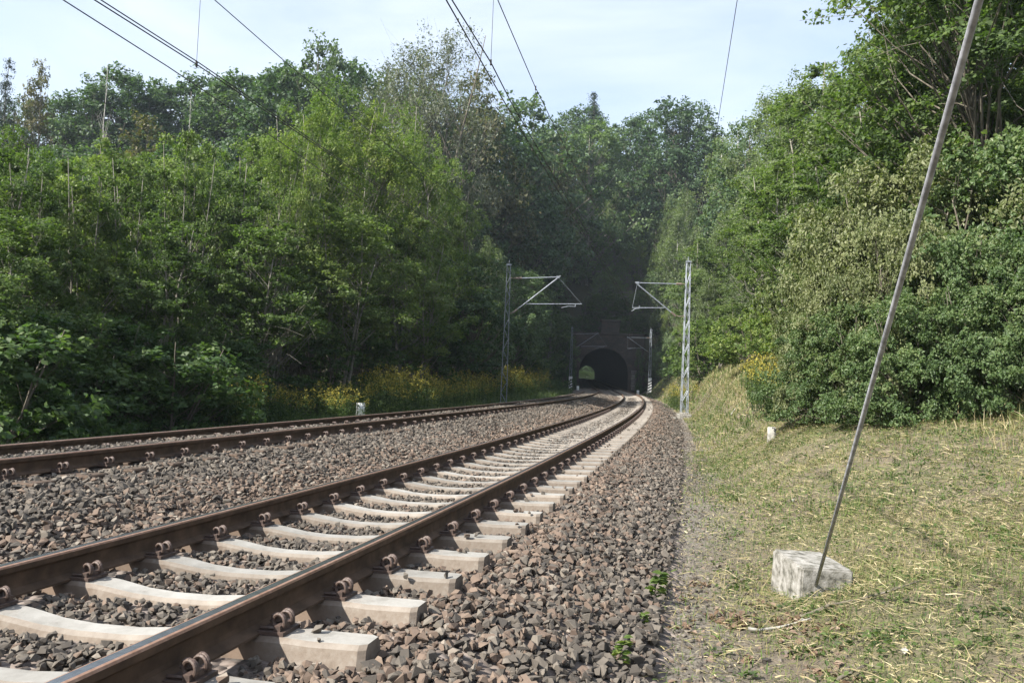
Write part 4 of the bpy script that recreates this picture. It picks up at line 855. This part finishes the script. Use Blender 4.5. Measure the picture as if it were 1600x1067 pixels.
grass_m = tinted('grass_blade', [(0, (.03, .06, .015)), (.3, (.07, .115, .025)), (.5, (.13, .155, .05)), (.62, (.24, .20, .10)), (.8, (.38, .32, .18)), (1, (.52, .46, .30))], .7, trans=.25, tcol=(1.2, 1.3, .7), spec=.25)
ps = [blades(1.5, 9, (2.2, 8), 3800, .025, .10, .0042, .3, gt, .55), blades(9, 20, (2.3, 8), 1700, .035, .12, .007, .3, gt, .5), blades(20, 45, (2.7, 8), 420, .06, .2, .014, .4, gt, .4), blades(45, 105, (2.7, 6), 110, .1, .3, .03, .5, gt, .3)]
ps.append(blades(-2, 13, (7.5, 15), 900, .03, .14, .008, .35, gt, .45))
ps.append(blades(1.5, 12, (2.4, 7.5), 80, .12, .34, .003, .1, lambda s, d, fl, n: rng.uniform(.5, .9, n), .95))
V, F, t = joinp(ps); print('blades', len(F)//2)
mobj('mown_grass', np_mesh('mown_grass', V, F, [grass_m], attrs={'tint': t}), kind='stuff', label='mown grass and dry straw on the right bank', cat='grass')
# tall dry grass under the thicket, weeds behind the far track
wt = lambda s, d, fl, n: rng.uniform(.05, .6, n); dt = lambda s, d, fl, n: rng.uniform(.3, 1, n)
ps = [blades(9, 26, (6.0, 7.4), 150, .12, .38, .007, .6, dt), blades(22, 70, (4.0, 5.6), 90, .12, .36, .01, .6, dt)]
V, F, t = joinp(ps); mobj('tall_dry_grass', np_mesh('tall_dry_grass', V, F, [grass_m], attrs={'tint': t}), kind='stuff', label='tall dry grass at the edge of the right bushes', cat='grass')
weed_m = tinted('weed_blade', [(0, (.03, .055, .018)), (.5, (.075, .12, .04)), (1, (.16, .18, .08))], .7, trans=.3)
wt = lambda s, d, fl, n: rng.uniform(0, 1, n)
ps = [blades(8, 27, (-9.5, -6.2), 330, .06, .34, .011, .5, lambda s, d, fl, n: rng.uniform(0, .6, n)), blades(27, 40, (-9.5, -6.2), 300, .1, .55, .013, .5, wt), blades(40, 110, (-9, -6), 150, .2, .8, .02, .7, wt)]
V, F, t = joinp(ps); mobj('verge_weeds', np_mesh('verge_weeds', V, F, [weed_m], attrs={'tint': t}), kind='stuff', label='rank green weeds growing along the far track', cat='weeds')
# broad little leaves and dead leaves in the grass
def flatleaves(name, s0, s1, d0, d1, n, ls, mat, lab, cat, clump=.5, h=.05):
    c = rng.uniform(0, 1, (max(1, n//14), 2)); ci = rng.integers(0, len(c), n); s = s0+c[ci, 0]*(s1-s0)+rng.normal(0, .05, n); d = d0+c[ci, 1]*(d1-d0)+rng.normal(0, .05, n)
    x, y = sd2xy(s, d); P = np.stack([x, y, gsd(s, d)+rng.uniform(.005, h, n)], 1); Nn = unit(rng.normal(0, .45, (n, 3))+[0, 0, 1]); V, F, rep = leaf_arrays(P, Nn, unit(rng.normal(0, 1, (n, 3))), ls*np.exp(rng.normal(0, .3, n)), .7, True)
    mobj(name, np_mesh(name, V, F, [mat], attrs={'tint': np.repeat(rng.random(n), 2)}), kind='stuff', label=lab, cat=cat)
flatleaves('clover_leaves', 2, 20, 2.7, 9, 20000, .028, lm_young, 'small green broad leaves among the mown grass', 'ground cover')
dead_m = tinted('dead_leaf', [(0, (.07, .04, .02)), (.6, (.12, .08, .055)), (1, (.22, .165, .125))], .8)
flatleaves('dead_leaves', 2.0, 7, 2.5, 3.4, 700, .042, dead_m, 'brown dead leaves between the stones and the grass', 'dead leaves', h=.03)
# sticks, small stones, sprigs
def stick(u, v, ln, ang, r, lab, mat=bark, dz=.02):
    p = atz(u, v, -.4)
    for _ in range(8): p = atz(u, v, float(gz(p[0], p[1]))+dz)
    rr = random.Random(int(u*7+v)); dx, dy = math.cos(ang), math.sin(ang); pts = []
    for i in range(5):
        f = i/4-.5; x, y = p[0]+dx*ln*f+rr.gauss(0, .015), p[1]+dy*ln*f+rr.gauss(0, .015); pts.append(Vector((x, y, float(gz(x, y))+dz+rr.uniform(0, .02))))
    rt = empty('fallen_stick', pts[2], label=lab, cat='stick', group='sticks lying in the grass'); m_ = MB().tube([q-pts[2] for q in pts], [r, r*.95, r*.8, r*.6, r*.35], 6); mobj('shaft', m_.mesh('shaft', [mat], smooth=True), rt)
    e = pts[3]-pts[2]; mobj('twig', MB().tube([e, e+Vector((dy*.06, -dx*.06, .04)), e+Vector((dy*.14, -dx*.12, .05))], [r*.4, r*.3, r*.15], 5).mesh('twig', [mat]), rt)
stick(1345, 938, .75, R(2), .010, 'dark crooked stick lying right of the steel rod foot')
stick(1150, 683, 1.6, R(62), .022, 'long pale stick lying on the grassy right bank above the marker stone', bark_pale)
stick(1215, 983, .42, R(5), .010, 'short grey stick lying below the concrete block', bark_pale)
stick(1325, 1057, .3, R(30), .009, 'reddish brown twig at the bottom edge of the picture')
stick(1400, 720, .9, R(-5), .006, 'thin straw-coloured stick lying in the grass before the thicket', bark_pale)
for (u, v, r_, lab) in ((1412, 1019, .028, 'small pale angular stone lying alone in the grass'), (1240, 783, .03, 'tiny pale stone in the mown grass above the concrete block')):
    p = atz(u, v, -.35)
    for _ in range(8): p = atz(u, v, float(gz(p[0], p[1]))+.02)
    Vr, Fr = rock(int(u), 12, .7); o = mobj('pale_stone', np_mesh('pale_stone', Vr*r_, Fr, [whitestone], attrs={}), label=lab, cat='stone'); o.location = (p[0], p[1], p[2]+.012)
def sprig(u, v, z0, sz, lab):
    p = atz(u, v, z0); r_ = np.random.default_rng(int(u)); n = 26; f = np.linspace(.1, 1, n); side = np.where(np.arange(n) % 2, 1, -1)
    P = np.stack([side*.035*(1.1-f*.6)+.03*f, -.05*f, .16*f+r_.normal(0, .008, n)], 1)*sz; V, F, rep = leaf_arrays(P, unit(r_.normal(0, .4, (n, 3))+[0, -.4, 1]), np.stack([side, -.2*np.ones(n), .5*np.ones(n)], 1), np.full(n, .06*sz), .5, True)
    rt = empty('green_sprig', p, label=lab, cat='weed', group='lone weeds at the ballast edge'); mobj('foliage', np_mesh('foliage', V, F, [lm_bright], attrs={'tint': np.repeat(r_.uniform(.2, .9, n), 2)}), rt); mobj('stem', MB().tube([(0, 0, -.05), (.01, -.02*sz, .08*sz), (.03*sz, -.05*sz, .16*sz)], .003, 5).mesh('stem', [lm_bright]), rt)
sprig(1020, 940, -.44, 1.3, 'bright green fern-like sprig at the right edge of the stones')
sprig(965, 1040, -.4, .9, 'small green weed growing among the nearest stones')
sprig(1000, 985, -.45, .7, 'tiny green shoot just below the fern-like sprig')

# ------------------------------------------------------------------ air
hm = bpy.data.materials.new('haze'); hm.use_nodes = True; nt = hm.node_tree; nt.nodes.remove(nt.nodes['Principled BSDF']); pv = nt.nodes.new('ShaderNodeVolumePrincipled')
pv.inputs['Color'].default_value = (.75, .88, 1, 1); pv.inputs['Density'].default_value = .0003; pv.inputs['Anisotropy'].default_value = .2; nt.links.new(pv.outputs[0], nt.nodes['Material Output'].inputs['Volume'])
zmin = float(GZ.min())-1; zmax = max(t['g']+t['H']*1.15 for t in TREES)+4; ex0, ex1, ey0, ey1 = float(GX.min())-2, float(GX.max())+2, float(GY.min())-2, float(GY.max())+2
mobj('haze', MB().box(((ex0+ex1)/2, (ey0+ey1)/2, (zmin+zmax)/2), (ex1-ex0, ey1-ey0, zmax-zmin)).mesh('haze', [hm]), kind='stuff')
